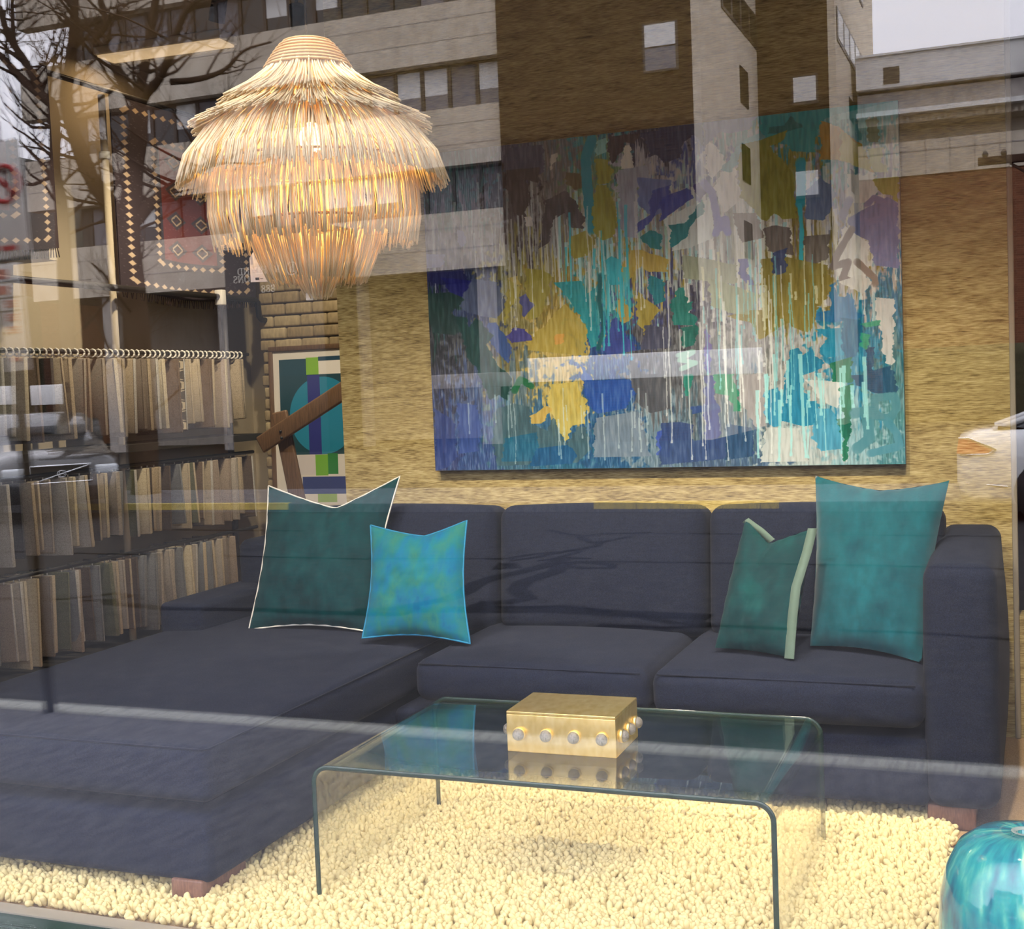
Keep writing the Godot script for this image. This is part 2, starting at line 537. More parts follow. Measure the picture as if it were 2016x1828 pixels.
func build_sofa():
	var t := thing("sectional_sofa", "dark navy wool sectional sofa with chaise under the abstract painting", "sofa")
	var m: Material = M.navy_wool
	obj("chaise_base", rounded(Vector3(-3.55, 0.068, -5.2), Vector3(-2.23, 0.276, -3.1), 0.03, 2), m, t)
	obj("deck", boxed(Vector3(-3.46, 0.26, -5.2), Vector3(-2.31, 0.33, -3.19)), m, t)
	obj("seat_base", rounded(Vector3(-2.23, 0.075, -5.3), Vector3(-0.29, 0.3, -4.3), 0.03, 2), m, t)
	obj("back_frame", rounded(Vector3(-3.5, 0.06, -5.46), Vector3(-0.1, 0.82, -5.2), 0.05, 2), m, t)
	obj("seat_cushion", rounded(Vector3(-3.54, 0.315, -5.2), Vector3(-2.215, 0.485, -3.085), 0.035, 3, 8, Vector3(0.012, 0.02, 0.012)), m, t)
	for x in [[-2.125, -1.222], [-1.208, -0.3]]:
		obj("seat_cushion", rounded(Vector3(x[0], 0.335, -5.15), Vector3(x[1], 0.495, -4.27), 0.05, 3, 6, Vector3(0.004, 0.025, 0.02)), m, t)
	for x in [[-2.98, -2.06], [-2.045, -1.165], [-1.15, -0.265]]:
		var tilt := Transform3D(Basis(Vector3.RIGHT, -0.10), Vector3((x[0] + x[1]) / 2, 0.49, -5.02))
		var st := begin()
		var h: float = (x[1] - x[0]) / 2
		rbox(st, Vector3(-h, -0.02, -0.13), Vector3(h, 0.505, 0.1), 0.06, 3, 6, Vector3(0.0, 0.012, 0.05), tilt)
		obj("back_cushion", st, m, t)
	var arm := begin()
	rbox(arm, Vector3(-0.298, 0.08, -5.46), Vector3(-0.075, 0.875, -4.285), 0.05, 3, 6, Vector3(0.03, 0.02, 0.01))
	obj("arm", arm, m, t)
	obj("arm", rounded(Vector3(-3.55, 0.06, -5.46), Vector3(-3.33, 0.608, -4.65), 0.03, 3, 4, Vector3(0.005, 0.01, 0.005)), m, t)
	# seams round the cushions
	obj("seam", tubed([Vector3(-3.52, 0.478, -3.09), Vector3(-2.235, 0.478, -3.09), Vector3(-2.219, 0.478, -3.11), Vector3(-2.219, 0.478, -5.0)], 0.003, 6), m, t)
	for x in [[-2.1, -1.245], [-1.185, -0.325]]:
		obj("seam", tubed([Vector3(x[0], 0.482, -4.276), Vector3(x[1], 0.482, -4.276)], 0.003, 6), m, t)
	for p in [[-2.372, -3.33, -2.262, -3.095], [-0.3, -4.56, -0.15, -4.33], [-3.5, -3.33, -3.38, -3.12], [-3.5, -5.4, -3.38, -5.28], [-0.3, -5.4, -0.15, -5.28]]:
		obj("leg", rounded(Vector3(p[0], 0.0, p[1]), Vector3(p[2], 0.08, p[3]), 0.006, 1), M.brown_leg, t)


func build_rug():
	var t := thing("shag_rug", "cream wool shag rug of chunky pile under the glass table", "rug")
	obj("backing", boxed(Vector3(-3.95, 0.0, -4.56), Vector3(-0.24, 0.012, -2.97)), M.rug_backing, t)
	var st := begin()
	tube(st, [Vector3(0, 0, 0), Vector3(0.001, 0.012, 0.0), Vector3(0.003, 0.024, 0.001), Vector3(0.006, 0.033, 0.002), Vector3(0.0085, 0.038, 0.003)], [0.006, 0.0085, 0.009, 0.008, 0.003], 6)
	var mm := MultiMesh.new()
	mm.transform_format = MultiMesh.TRANSFORM_3D
	mm.use_colors = true
	mm.mesh = finish(st)
	var nx := 262
	var nz := 114
	mm.instance_count = nx * nz
	var i := 0
	for a in nx:
		for b in nz:
			var x := lerpf(-3.95, -0.22, (a + rng.randf()) / nx)
			var z := lerpf(-4.57, -2.955, (b + rng.randf()) / nz)
			var lean := Basis(Vector3(rng.randf_range(-1, 1), 0, rng.randf_range(-1, 1)).normalized(), rng.randf_range(0.1, 1.15))
			var s := rng.randf_range(0.8, 1.2)
			mm.set_instance_transform(i, Transform3D(lean * Basis(Vector3.UP, rng.randf() * TAU) * Basis.from_scale(Vector3(s, s * rng.randf_range(0.7, 0.95), s)), Vector3(x, 0.008, z)))
			var k := rng.randf_range(0.88, 1.0)
			mm.set_instance_color(i, Color(0.79 * k, 0.67 * k, 0.335 * k))
			i += 1
	var pile := MultiMeshInstance3D.new()
	pile.name = "pile"
	pile.multimesh = mm
	pile.material_override = M.cream_wool
	pile.set_meta("kind", "stuff")
	t.add_child(pile, true)


func arc_points(cx: float, cy: float, r: float, a0: float, a1: float, n: int) -> Array:
	var l := []
	for i in n + 1:
		var a := lerpf(a0, a1, float(i) / n)
		l.append(Vector2(cx + r * cos(a), cy + r * sin(a)))
	return l


func build_table_and_box():
	var t := thing("coffee_table", "clear bent-glass waterfall coffee table standing on the cream rug", "coffee table")
	var x0 := -1.945
	var x1 := -0.59
	var top := 0.42
	var z0 := -4.06
	var z1 := -3.215
	var r := 0.055
	var w := 0.014
	var outer := [Vector2(x0, 0.02)] + arc_points(x0 + r, top - r, r, PI, PI / 2, 8) + arc_points(x1 - r, top - r, r, PI / 2, 0, 8) + [Vector2(x1, 0.02)]
	var inner := [Vector2(x0 + w, 0.02)] + arc_points(x0 + r, top - r, r - w, PI, PI / 2, 8) + arc_points(x1 - r, top - r, r - w, PI / 2, 0, 8) + [Vector2(x1 - w, 0.02)]
	var g := begin()
	for l in [outer, inner]:
		for i in l.size() - 1:
			var a := Vector3(l[i].x, l[i].y, z1)
			var b := Vector3(l[i + 1].x, l[i + 1].y, z1)
			var d := Vector3(0, 0, z0 - z1)
			if l == outer:
				quad(g, a, b, b + d, a + d)
			else:
				quad(g, b, a, a + d, b + d)
	obj("glass_sheet", g, M.table_glass, t)
	for z in [z1, z0]:
		var e := begin()
		for i in outer.size() - 1:
			var q := []
			for s in [0.0, -0.004 if z == z1 else 0.004]:
				for p in [outer[i], outer[i + 1], inner[i + 1], inner[i]]:
					q.append(Vector3(p.x, p.y, z + s))
			quad(e, q[3], q[2], q[1], q[0])
			quad(e, q[4], q[5], q[6], q[7])
			quad(e, q[0], q[1], q[5], q[4])
			quad(e, q[2], q[3], q[7], q[6])
		obj("polished_edge", e, M.glass_edge, t)
	# the brass box on the table
	var b := thing("decorative_box", "brushed brass box with pale stone knobs on the glass table", "box", Vector3(-1.262, top, -3.6), 0.012)
	var hx := 0.168
	var hz := 0.118
	obj("body", rounded(Vector3(-hx, 0.0, -hz), Vector3(hx, 0.112, hz), 0.002, 1), M.brass, b)
	obj("lid", rounded(Vector3(-hx, 0.1124, -hz), Vector3(hx, 0.121, hz), 0.002, 1), M.brass, b)
	for k in 4:
		knob(b, Vector3(lerpf(-0.128, 0.128, k / 3.0), 0.055, hz), Basis(Vector3.RIGHT, PI / 2))
	for k in 3:
		knob(b, Vector3(hx, 0.055, lerpf(0.075, -0.075, k / 2.0)), Basis(Vector3.FORWARD, PI / 2))
		knob(b, Vector3(-hx, 0.055, lerpf(0.075, -0.075, k / 2.0)), Basis(Vector3.FORWARD, -PI / 2))


func knob(box_: Node3D, at: Vector3, turn: Basis):
	var s := begin()
	lathe(s, [Vector2(0.0165, 0.004), Vector2(0.0178, 0.01), Vector2(0.016, 0.018), Vector2(0.011, 0.024), Vector2(0.005, 0.0265), Vector2(0, 0.027)], 20)
	var st := obj("knob", s, M.pale_stone, box_, at, turn)
	var z := begin()
	lathe(z, [Vector2(0.0, 0.0), Vector2(0.0195, 0.0), Vector2(0.0205, 0.004), Vector2(0.0198, 0.009), Vector2(0.0182, 0.011), Vector2(0.0165, 0.009)], 20)
	obj("bezel", z, M.brass, st)


func cushion(called: String, label: String, q: Array, thick: float, notch: Vector3, pinch: float, m: Material, pipe: Material = null, group := "") -> Node3D:   # q: its corners, top left, top right, bottom right, bottom left; notch: (where along the top, how deep, how wide)
	var t := thing(called, label, "pillow", (q[2] + q[3]) / 2, 0.0, group)
	var n: Vector3 = (q[1] - q[0]).cross(q[0] - q[3]).normalized()
	var N := 30
	var no := FastNoiseLite.new()
	no.seed = int(thick * 1000) + int(q[0].x * 100)
	no.frequency = 6.0
	var rim := []
	var face := []
	for i in N + 1:
		var row := []
		for j in N + 1:
			var u := float(i) / N
			var v := float(j) / N
			var du := pinch * sin(PI * v) * (1 - 2 * u)
			var dv := pinch * sin(PI * u) * (1 - 2 * v)
			dv += notch.y * pow(maxf(0.0, 1.0 - absf(u - notch.x) / (notch.x if u < notch.x else 1.0 - notch.x)), notch.z) * pow(1 - v, 3)
			var p: Vector3 = q[0].lerp(q[1], u + du).lerp(q[3].lerp(q[2], u + du), v + dv)
			var th: float = thick * pow(maxf(sin(PI * u) * sin(PI * v), 0.0), 0.5)
			th *= 1.0 - 4.0 * notch.y * exp(-pow((u - notch.x) / 0.13, 2)) * exp(-v * 5.0)
			var mid_ := sin(PI * u) * sin(PI * v)
			th += 0.03 * no.get_noise_2d(u * 0.28, v * 0.28) * mid_ + 0.006 * no.get_noise_2d(u * 1.1 + 7.0, v * 1.1) * mid_
			th += 0.004 * sin(u * 47.0) * exp(-minf(v, 1 - v) * 14.0) * sin(PI * u) + 0.004 * sin(v * 41.0) * exp(-minf(u, 1 - u) * 14.0) * sin(PI * v)
			row.append([p - t.position, th])
		face.append(row)
	var st := begin()
	for s in [1.0, -1.0]:
		for i in N:
			for j in N:
				var k := []
				for d in [[0, 1], [1, 1], [1, 0], [0, 0]]:
					var f: Array = face[i + d[0]][j + d[1]]
					k.append(f[0] + n * f[1] * s)
				if s > 0:
					quad(st, k[0], k[1], k[2], k[3])
				else:
					quad(st, k[3], k[2], k[1], k[0])
	obj("cover", st, m, t)
	if pipe:
		for i in N + 1:
			rim.append(face[i][0][0])
		for j in range(1, N + 1):
			rim.append(face[N][j][0])
		for i in range(N - 1, -1, -1):
			rim.append(face[i][N][0])
		for j in range(N - 1, -1, -1):
			rim.append(face[0][j][0])
		obj("piping", tubed(rim, 0.0038, 6), pipe, t)
	t.set_meta("rim", [])
	t.remove_meta("rim")
	return t


func velvet(called: String, stops: Array, at: int, scale: float, sheen: float) -> StandardMaterial3D:
	var m := mat(called, Color.WHITE, 0.75)
	mapped(m, noise_image(256, 256, 1.3, 5.0, 4, at, stops, 0.05), Vector3(scale, scale, scale))
	m.rim_enabled = true
	m.rim = sheen
	m.rim_tint = 0.75
	m.metallic_specular = 0.2
	return m


func build_pillows():
	var white := mat("white_piping", c("cfcdc6"), 0.8)
	var sage := mat("sage_band", c("566a5f"), 0.85)
	var deep := velvet("deep_teal_velvet", [c("02262b"), c("043237"), c("073c3f")], 50, 1.6, 0.06)
	var bright := velvet("turquoise_velvet", [c("034c7a"), c("075c80"), c("11616e"), c("28655b"), c("0a596a")], 51, 1.5, 0.1)
	var dark := velvet("dark_teal_velvet", [c("0c2c30"), c("103437"), c("0b4545")], 52, 1.3, 0.08)
	var sea := velvet("teal_velvet", [c("073f4a"), c("0a4c55"), c("0f5c66")], 53, 1.6, 0.5)
	cushion("throw_pillow", "large deep teal velvet pillow with white piping at the sofa's chaise end", [Vector3(-3.12, 1.10, -4.92), Vector3(-2.465, 1.135, -4.92), Vector3(-2.54, 0.50, -4.72), Vector3(-3.13, 0.49, -4.72)], 0.09, Vector3(0.56, 0.15, 1.0), 0.04, deep, white)
	cushion("throw_pillow", "small bright turquoise velvet pillow in front of the large piped one", [Vector3(-2.50, 0.95, -4.7), Vector3(-2.065, 0.97, -4.7), Vector3(-1.985, 0.515, -4.5), Vector3(-2.455, 0.52, -4.5)], 0.075, Vector3(0.57, 0.07, 1.1), 0.05, bright, mat("turquoise_edge", c("0c6f98"), 0.8))
	var r := cushion("throw_pillow", "small dark teal pillow with pale sage bands leaning on the largest pillow", [Vector3(-0.95, 0.975, -4.72), Vector3(-0.685, 0.955, -4.6), Vector3(-0.745, 0.52, -4.45), Vector3(-1.04, 0.525, -4.55)], 0.075, Vector3(0.42, 0.15, 1.1), 0.015, dark)
	var o: Vector3 = r.position
	ribbon(r, "sage_band", sage, [Vector3(-0.685, 0.957, -4.585), Vector3(-0.70, 0.88, -4.54), Vector3(-0.735, 0.76, -4.5), Vector3(-0.745, 0.66, -4.47), Vector3(-0.755, 0.52, -4.44)], Vector3(0.017, 0, 0.004), o)
	ribbon(r, "sage_band", sage, [Vector3(-0.948, 0.972, -4.712), Vector3(-0.89, 0.935, -4.69), Vector3(-0.845, 0.90, -4.665)], Vector3(0.012, 0.008, 0.004), o)
	cushion("throw_pillow", "largest teal velvet pillow standing against the right sofa arm", [Vector3(-0.71, 1.125, -4.85), Vector3(-0.235, 1.105, -4.8), Vector3(-0.325, 0.5, -4.55), Vector3(-0.71, 0.53, -4.62)], 0.1, Vector3(0.5, 0.045, 0.7), 0.03, sea)


func ribbon(parent: Node3D, called: String, m: Material, pts: Array, half: Vector3, o: Vector3):   # a flat sewn band
	var st := begin()
	for i in pts.size() - 1:
		var a: Vector3 = pts[i] - o
		var b: Vector3 = pts[i + 1] - o
		var d := Vector3(0, 0, -0.006)
		quad(st, a - half, a + half, b + half, b - half)
		quad(st, b - half + d, b + half + d, a + half + d, a - half + d)
		quad(st, a - half, b - half, b - half + d, a - half + d)
		quad(st, a + half, a + half + d, b + half + d, b + half)
	obj(called, st, m, parent)


# ---------------------------------------------------------------- the painting

const PW := 1024
const PH := 708
var canvas := PackedByteArray()
var grit: FastNoiseLite


func put_paint(x: int, y: int, k: Color, a: float):
	var i := (y * PW + x) * 3
	canvas[i] = int(lerpf(canvas[i], k.r8, a))
	canvas[i + 1] = int(lerpf(canvas[i + 1], k.g8, a))
	canvas[i + 2] = int(lerpf(canvas[i + 2], k.b8, a))


func lift(k: Color) -> Color:
	return Color(minf(k.r * 1.08, 1), minf(k.g * 1.08, 1), minf(k.b * 1.08, 1))


func dab(hex: String, p: Array):   # a patch of paint with a ragged, dry-brushed outline
	var k := lift(c(hex))
	var n := p.size() / 2
	var y0 := PH
	var y1 := 0
	for i in n:
		y0 = mini(y0, p[i * 2 + 1])
		y1 = maxi(y1, p[i * 2 + 1])
	for y in range(maxi(y0, 0), mini(y1 + 1, PH)):
		var xs := []
		for i in n:
			var j := (i + 1) % n
			var ya: float = p[i * 2 + 1] + 0.01
			var yb: float = p[j * 2 + 1] + 0.01
			if (ya <= y) != (yb <= y):
				xs.append(lerpf(p[i * 2], p[j * 2], (y - ya) / (yb - ya)))
		xs.sort()
		for i in range(0, xs.size() - 1, 2):
			var a: float = xs[i] + 7.0 * grit.get_noise_2d(i * 50 + p[0], y * 3.0)
			var b: float = xs[i + 1] + 7.0 * grit.get_noise_2d(i * 50 + 300 + p[0], y * 3.0)
			for x in range(maxi(int(a), 0), mini(int(b), PW)):
				var v := grit.get_noise_2d(x * 5.0, y * 0.7)
				put_paint(x, y, k.lightened(v * 0.22) if v > 0 else k.darkened(-v * 0.22), 0.92)


func stroke(hex: String, w: int, p: Array):   # one stroke of a flat brush
	var k := lift(c(hex))
	for i in p.size() / 2 - 1:
		var a := Vector2(p[i * 2], p[i * 2 + 1])
		var b := Vector2(p[i * 2 + 2], p[i * 2 + 3])
		var steps := int(a.distance_to(b) / 2) + 1
		for s in steps:
			var q := a.lerp(b, float(s) / steps)
			var h := w / 2.0 * (1.0 + 0.2 * grit.get_noise_2d(q.x * 2, q.y * 2))
			for y in range(maxi(int(q.y - h), 0), mini(int(q.y + h), PH)):
				var e := sqrt(maxf(h * h - (y - q.y) * (y - q.y), 0))
				for x in range(maxi(int(q.x - e), 0), mini(int(q.x + e), PW)):
					put_paint(x, y, k.lightened(0.06 * grit.get_noise_2d(x * 4, y)), 0.5)


func drips(hex: String, x0: int, x1: int, y0: int, y1: int, count: int, w := 3.0, a := 0.75):   # runs of thinned paint
	var k := lift(c(hex))
	for i in count:
		var x := rng.randf_range(x0, x1)
		var top := rng.randf_range(y0, lerpf(y0, y1, 0.5))
		var low := rng.randf_range(lerpf(y0, y1, 0.4), y1)
		var h := rng.randf_range(0.6, w)
		for y in range(maxi(int(top), 0), mini(int(low), PH)):
			var g := h * (1.0 - 0.6 * (y - top) / (low - top + 1)) + (1.0 if low - y < 8 else 0.0)
			x += grit.get_noise_2d(i * 31.0, y) * 0.15
			for q in range(maxi(int(x - g), 0), mini(int(x + g) + 1, PW)):
				put_paint(q, y, k, a)


func build_painting():
	grit = FastNoiseLite.new()
	grit.seed = 4
	grit.frequency = 0.02
	grit.fractal_octaves = 3
	canvas.resize(PW * PH * 3)
	var rows := []
	for line in [
		"343c4a 3c4c58 56586a 6a7478 3f8f98 343c50 7c8090 62989c 3f9094 6fb0b2",
		"2f4a4c 3e6c70 3a3838 76746f 6a8c68 a0a4b0 4a5c98 b2b2b4 8c8c40 48909c c4cac2",
		"6e6e82 7c7c88 4c484a 767a78 8c8848 b0b0ac 98b4b8 a4b4b4 847c70 8892ac a0a0b4",
		"1c2250 343e5a 868450 989048 7a9a90 9c9048 94a4a4 90988a 827638 868044 b8b8b2",
		"183c38 303f66 7c7848 8c7c3c 2c8a90 404a76 42465a 868a90 827840 a0a0a0 2c7498",
		"24282f 44484c 77724a b8a45e 1e4480 44484f 666c70 8c8e92 a8aeae 1a7a9a 22687a",
		"2e3346 435478 526a70 a89a58 204a78 5a6066 5e666c 7c8280 9a9c98 247ea0 4a767c",
		"303f6c 345080 36607a 2a5a7c 1c4e78 627c8a 48606c 4a6470 a2b2b2 7ca8b2 4a8488",
		"303c68 304878 30586e 1c5a76 164a70 5a7484 3c5470 3c5874 a4b2b0 86aab0 44808a"]:
		var r := []
		for h in line.split(" "):
			r.append(lift(c(h)))
		if r.size() == 10:
			r.append(r[9])
		rows.append(r)
	for y in PH:
		for x in PW:
			var n := grit.get_noise_2d(x * 4.0, y * 0.45)
			var n2 := grit.get_noise_2d(x * 2.0 + 900, y * 2.0)
			var u := clampf(x * 10.0 / PW + n2 * 0.9, 0, 9.999)
			var v := clampf(y * 8.0 / PH + n * 1.6, 0, 7.999)
			var fu := smoothstep(0.3, 0.7, u - int(u))
			var fv := smoothstep(0.35, 0.65, v - int(v))
			var k: Color = rows[int(v)][int(u)].lerp(rows[int(v)][int(u) + 1], fu).lerp(rows[int(v) + 1][int(u)].lerp(rows[int(v) + 1][int(u) + 1], fu), fv)
			var m := grit.get_noise_2d(x * 9.0, y * 1.2)
			put_paint(x, y, k.lightened(maxf(m, 0) * 0.4).darkened(maxf(-m, 0) * 0.3), 1.0)
	drips("b8c4c4", 0, 420, 40, 330, 34, 3.0, 0.6)
	drips("c8ccc8", 180, 620, 60, 420, 36, 4.0, 0.5)
	drips("e2e6e0", 560, 1020, 60, 430, 80, 6.0, 0.6)
	drips("9fd2d4", 300, 800, 100, 420, 40, 4.0)
	drips("70706e", 200, 700, 60, 380, 40, 5.0, 0.5)
	dab("505568", [200, 6, 291, 8, 288, 66, 256, 80, 228, 55, 198, 58])
	dab("4b4744", [204, 53, 281, 55, 273, 87, 250, 79, 254, 123, 241, 148, 247, 160, 224, 152, 202, 102])
	dab("4a4a4c", [292, 126, 336, 109, 355, 131, 376, 171, 372, 194, 349, 190, 334, 157, 307, 170, 294, 218, 267, 229, 281, 177])
	dab("6b6040", [337, 71, 371, 77, 379, 107, 359, 111, 342, 98])
	dab("9aa2b4", [455, 78, 518, 73, 526, 105, 495, 118, 494, 223, 461, 218, 453, 141])
	dab("6478ae", [498, 97, 567, 109, 566, 161, 528, 184, 496, 155])
	dab("3c50a0", [530, 127, 567, 119, 566, 150, 534, 174, 511, 203, 492, 212, 490, 196, 517, 177])
	dab("2c3a5c", [507, 7, 571, 4, 569, 68, 554, 72, 538, 54, 524, 58, 520, 32])
	dab("3f3a40", [438, 7, 502, 6, 495, 27, 474, 22, 456, 51, 445, 64, 434, 39])
	stroke("1f8fa0", 23, [399, 9, 384, 44, 385, 92, 388, 145, 392, 199])
	dab("8fc8c4", [410, 13, 433, 7, 429, 38, 406, 44])
	dab("9a9a3a", [406, 49, 431, 54, 444, 81, 435, 102, 410, 105])
	dab("949438", [404, 104, 432, 107, 444, 150, 451, 191, 439, 216, 416, 222, 395, 204, 393, 161])
	dab("d8d6cc", [468, 29, 484, 28, 488, 76, 461, 76])
	dab("d8d6cc", [241, 157, 256, 158, 255, 179, 243, 178])
	dab("c8c4b4", [307, 31, 322, 27, 313, 48, 303, 63])
	dab("0f7f86", [499, 223, 522, 209, 546, 219, 540, 250, 518, 246])
	dab("9a9440", [343, 208, 380, 198, 394, 228, 381, 251, 347, 257])
	dab("b09a48", [477, 248, 498, 247, 555, 272, 554, 298, 513, 295, 497, 281, 460, 319, 453, 283])
	dab("8f8a34", [236, 268, 277, 274, 299, 291, 287, 304, 238, 304])
	dab("b0a050", [198, 287, 218, 283, 223, 303, 199, 302])
	dab("28a8b8", [420, 265, 437, 256, 459, 268, 446, 318, 427, 317])
	dab("8088b0", [79, 171, 99, 178, 101, 203, 86, 213, 77, 195])
	dab("7880a8", [-4, 220, 45, 224, 38, 251, 0, 251])
	dab("23295e", [-3, 259, 68, 262, 87, 257, 106, 295, 33, 290, -7, 279])
	dab("dfe2dc", [673, 104, 705, 97, 713, 164, 676, 186, 657, 133])
	dab("dcdedb", [646, 40, 670, 52, 684, 85, 657, 118, 640, 90])
	dab("dfe2dc", [925, 129, 958, 137, 977, 133, 986, 169, 972, 192, 923, 188])
	dab("dde0dc", [917, 231, 965, 270, 958, 338, 910, 338, 896, 309])
	dab("d4e0dc", [597, 169, 656, 154, 654, 236, 603, 252, 568, 255, 551, 191])
	dab("2c3a5c", [549, -1, 640, 1, 638, 47, 618, 22, 599, 35, 590, 65, 563, 73, 547, 66])
	dab("7c86a8", [643, -1, 754, -4, 733, 24, 696, 28, 676, 20, 641, 45])
	dab("2f9aa0", [756, -1, 908, -9, 1025, -4, 1025, 12, 913, 12, 883, 20, 868, 46, 864, 83, 820, 76, 808, 62, 783, 54, 758, 34])
	dab("22706f", [817, 6, 843, 31, 824, 34, 803, 39, 773, 36, 771, 23, 804, 24])
	dab("7cc0c4", [913, 12, 1025, 0, 1025, 27, 956, 24, 912, 24])
	dab("68a8b0", [674, 99, 716, 48, 755, 32, 758, 52, 716, 78, 694, 106])
	dab("8c8c30", [760, 47, 813, 32, 798, 56, 777, 61, 807, 107, 821, 118, 824, 209, 799, 209, 779, 195, 763, 211, 753, 203, 738, 186, 713, 159, 707, 107, 716, 52])
	dab("b89040", [875, 22, 912, 38, 955, 80, 975, 133, 910, 102, 874, 98])
	dab("b8b868", [914, 44, 955, 80, 975, 133, 913, 103])
	dab("a8a850", [975, 145, 1023, 145, 1021, 199, 1005, 180, 991, 177, 973, 148])
	dab("b8c088", [964, 86, 997, 87, 992, 106, 1001, 136, 975, 133])
	dab("6f7a50", [965, 30, 985, 27, 988, 76, 969, 74])
	dab("3448a0", [545, 144, 604, 128, 614, 150, 554, 186, 543, 193])
	dab("2b2d80", [615, 124, 631, 120, 646, 137, 627, 156])
	stroke("6c72b8", 16, [636, 121, 654, 143, 661, 182, 665, 216, 678, 212, 685, 228])
	stroke("6c72b8", 14, [659, 228, 668, 201, 681, 199, 685, 230])
	dab("0f8088", [562, 202, 596, 200, 632, 154, 640, 180, 612, 201, 595, 233, 565, 249])
	stroke("1f9fb4", 19, [835, 100, 835, 150, 832, 184])
	stroke("26b4c8", 9, [831, 184, 834, 235, 830, 310])
	dab("5f7aa4", [845, 156, 875, 129, 904, 166, 899, 180, 883, 214, 873, 218, 843, 213])
	dab("77706a", [694, 188, 743, 192, 757, 243, 710, 250])
	dab("6a6460", [758, 224, 778, 220, 813, 228, 817, 284, 766, 270])
	dab("6c6862", [835, 247, 888, 246, 886, 296, 839, 308])
	dab("7480b0", [923, 217, 961, 201, 1000, 182, 1021, 201, 1019, 323, 974, 315, 965, 265, 931, 247])
	stroke("7a7270", 14, [932, 240, 901, 290, 893, 312])
	stroke("7a7270", 15, [893, 312, 923, 304, 912, 336, 939, 347])
	stroke("8a8078", 14, [940, 305, 973, 339, 975, 353])
	stroke("8890b0", 16, [928, 183, 913, 216])
	stroke("7e86b0", 13, [963, 230, 990, 223, 995, 194, 976, 182, 961, 196])
	dab("857c36", [751, 286, 802, 285, 881, 308, 890, 347, 749, 338])
	dab("9aa48c", [589, 264, 642, 278, 699, 295, 698, 334, 587, 313])
	dab("5f68a8", [704, 283, 725, 282, 722, 312, 734, 337, 718, 336, 704, 314])
	dab("3a4d78", [772, 275, 802, 267, 801, 315, 775, 323])
	dab("1d2370", [33, 274, 107, 287, 103, 301, 87, 322, 66, 321, 48, 297])
	dab("4d5a78", [110, 282, 170, 294, 189, 345, 166, 374, 131, 366, 95, 356, 74, 332, 97, 306])
	dab("1d3b38", [-2, 308, 60, 309, 90, 328, 54, 354, 93, 389, 62, 404, 6, 396, -4, 350])
	dab("9c9444", [185, 350, 200, 288, 226, 314, 203, 346, 183, 388])
	dab("948e42", [235, 304, 297, 291, 290, 321, 267, 374, 243, 381])
	dab("a89848", [302, 368, 326, 350, 354, 382, 373, 404, 367, 464, 293, 454, 235, 446, 242, 414, 272, 399])
	dab("c8964a", [303, 414, 318, 415, 317, 436, 299, 438])
	dab("3b3f8a", [185, 414, 207, 395, 234, 400, 245, 425, 200, 428])
	dab("46508c", [222, 330, 234, 323, 253, 349, 244, 362, 229, 374])
	dab("34508c", [142, 381, 166, 382, 199, 445, 186, 472, 152, 431])
	dab("143f3c", [64, 362, 94, 367, 99, 389, 116, 365, 132, 386, 153, 409, 140, 431, 156, 465, 197, 508, 182, 555, 165, 540, 140, 553, 113, 485, 90, 451, 85, 428])
	stroke("15603f", 15, [201, 533, 215, 509, 231, 518, 243, 527])
	dab("1c8e98", [302, 303, 363, 304, 373, 332, 396, 320, 397, 443, 380, 448, 373, 404, 359, 382, 338, 348])
	stroke("0e5a60", 10, [408, 294, 403, 347, 412, 406, 396, 454])
	dab("34478f", [408, 444, 438, 381, 454, 414, 483, 458, 413, 466])
	dab("a8944a", [449, 328, 472, 367, 477, 388, 454, 401, 442, 370])
	dab("9a8c3c", [487, 334, 509, 354, 535, 376, 498, 427, 483, 386])
	dab("1c7c88", [513, 301, 545, 314, 549, 356, 528, 365, 512, 333])
	dab("454c62", [504, 406, 557, 414, 556, 456, 491, 458])
	dab("1f4c98", [356, 479, 382, 518, 467, 519, 477, 548, 454, 580, 394, 589, 375, 578, 362, 539])
	dab("4a5058", [468, 479, 479, 484, 495, 509, 554, 509, 552, 583, 509, 592, 482, 573, 472, 538])
	dab("b8a854", [284, 523, 348, 519, 356, 550, 367, 556, 362, 610, 333, 614, 317, 652, 298, 622, 277, 558])
	dab("b89c4c", [234, 590, 277, 569, 285, 580, 264, 607, 240, 607])
	dab("2c3f78", [4, 566, 52, 596, 55, 676, 29, 701, 0, 709])
	dab("3a5290", [61, 556, 109, 563, 119, 609, 105, 665, 62, 670])
	dab("3a5a64", [158, 571, 200, 561, 235, 570, 234, 606, 275, 624, 287, 594, 317, 655, 345, 615, 364, 618, 371, 670, 342, 694, 152, 699, 143, 638])
	dab("1a5a78", [173, 638, 251, 626, 248, 690, 165, 689])
	dab("0f4c78", [249, 662, 320, 655, 342, 677, 330, 696, 230, 701])
	dab("6a7c8c", [385, 599, 481, 586, 506, 683, 376, 684])
	dab("2c489a", [518, 632, 550, 620, 548, 687, 522, 681])
	dab("857a34", [758, 318, 891, 327, 885, 362, 864, 390, 843, 440, 813, 428, 803, 417, 762, 440, 741, 450, 727, 413, 675, 397, 722, 387, 753, 389])
	dab("94a080", [641, 315, 746, 358, 722, 397, 680, 390, 644, 372])
	dab("8a8888", [700, 520, 749, 517, 749, 625, 731, 628, 701, 572])
	dab("b8c0bc", [751, 628, 818, 632, 836, 699, 739, 700])
	dab("c0c8c4", [830, 533, 910, 541, 894, 594, 864, 578, 845, 551])
	dab("c8c8c4", [972, 377, 1010, 382, 1005, 513, 989, 507])
	dab("d0d2cc", [949, 331, 968, 347, 948, 368, 900, 342])
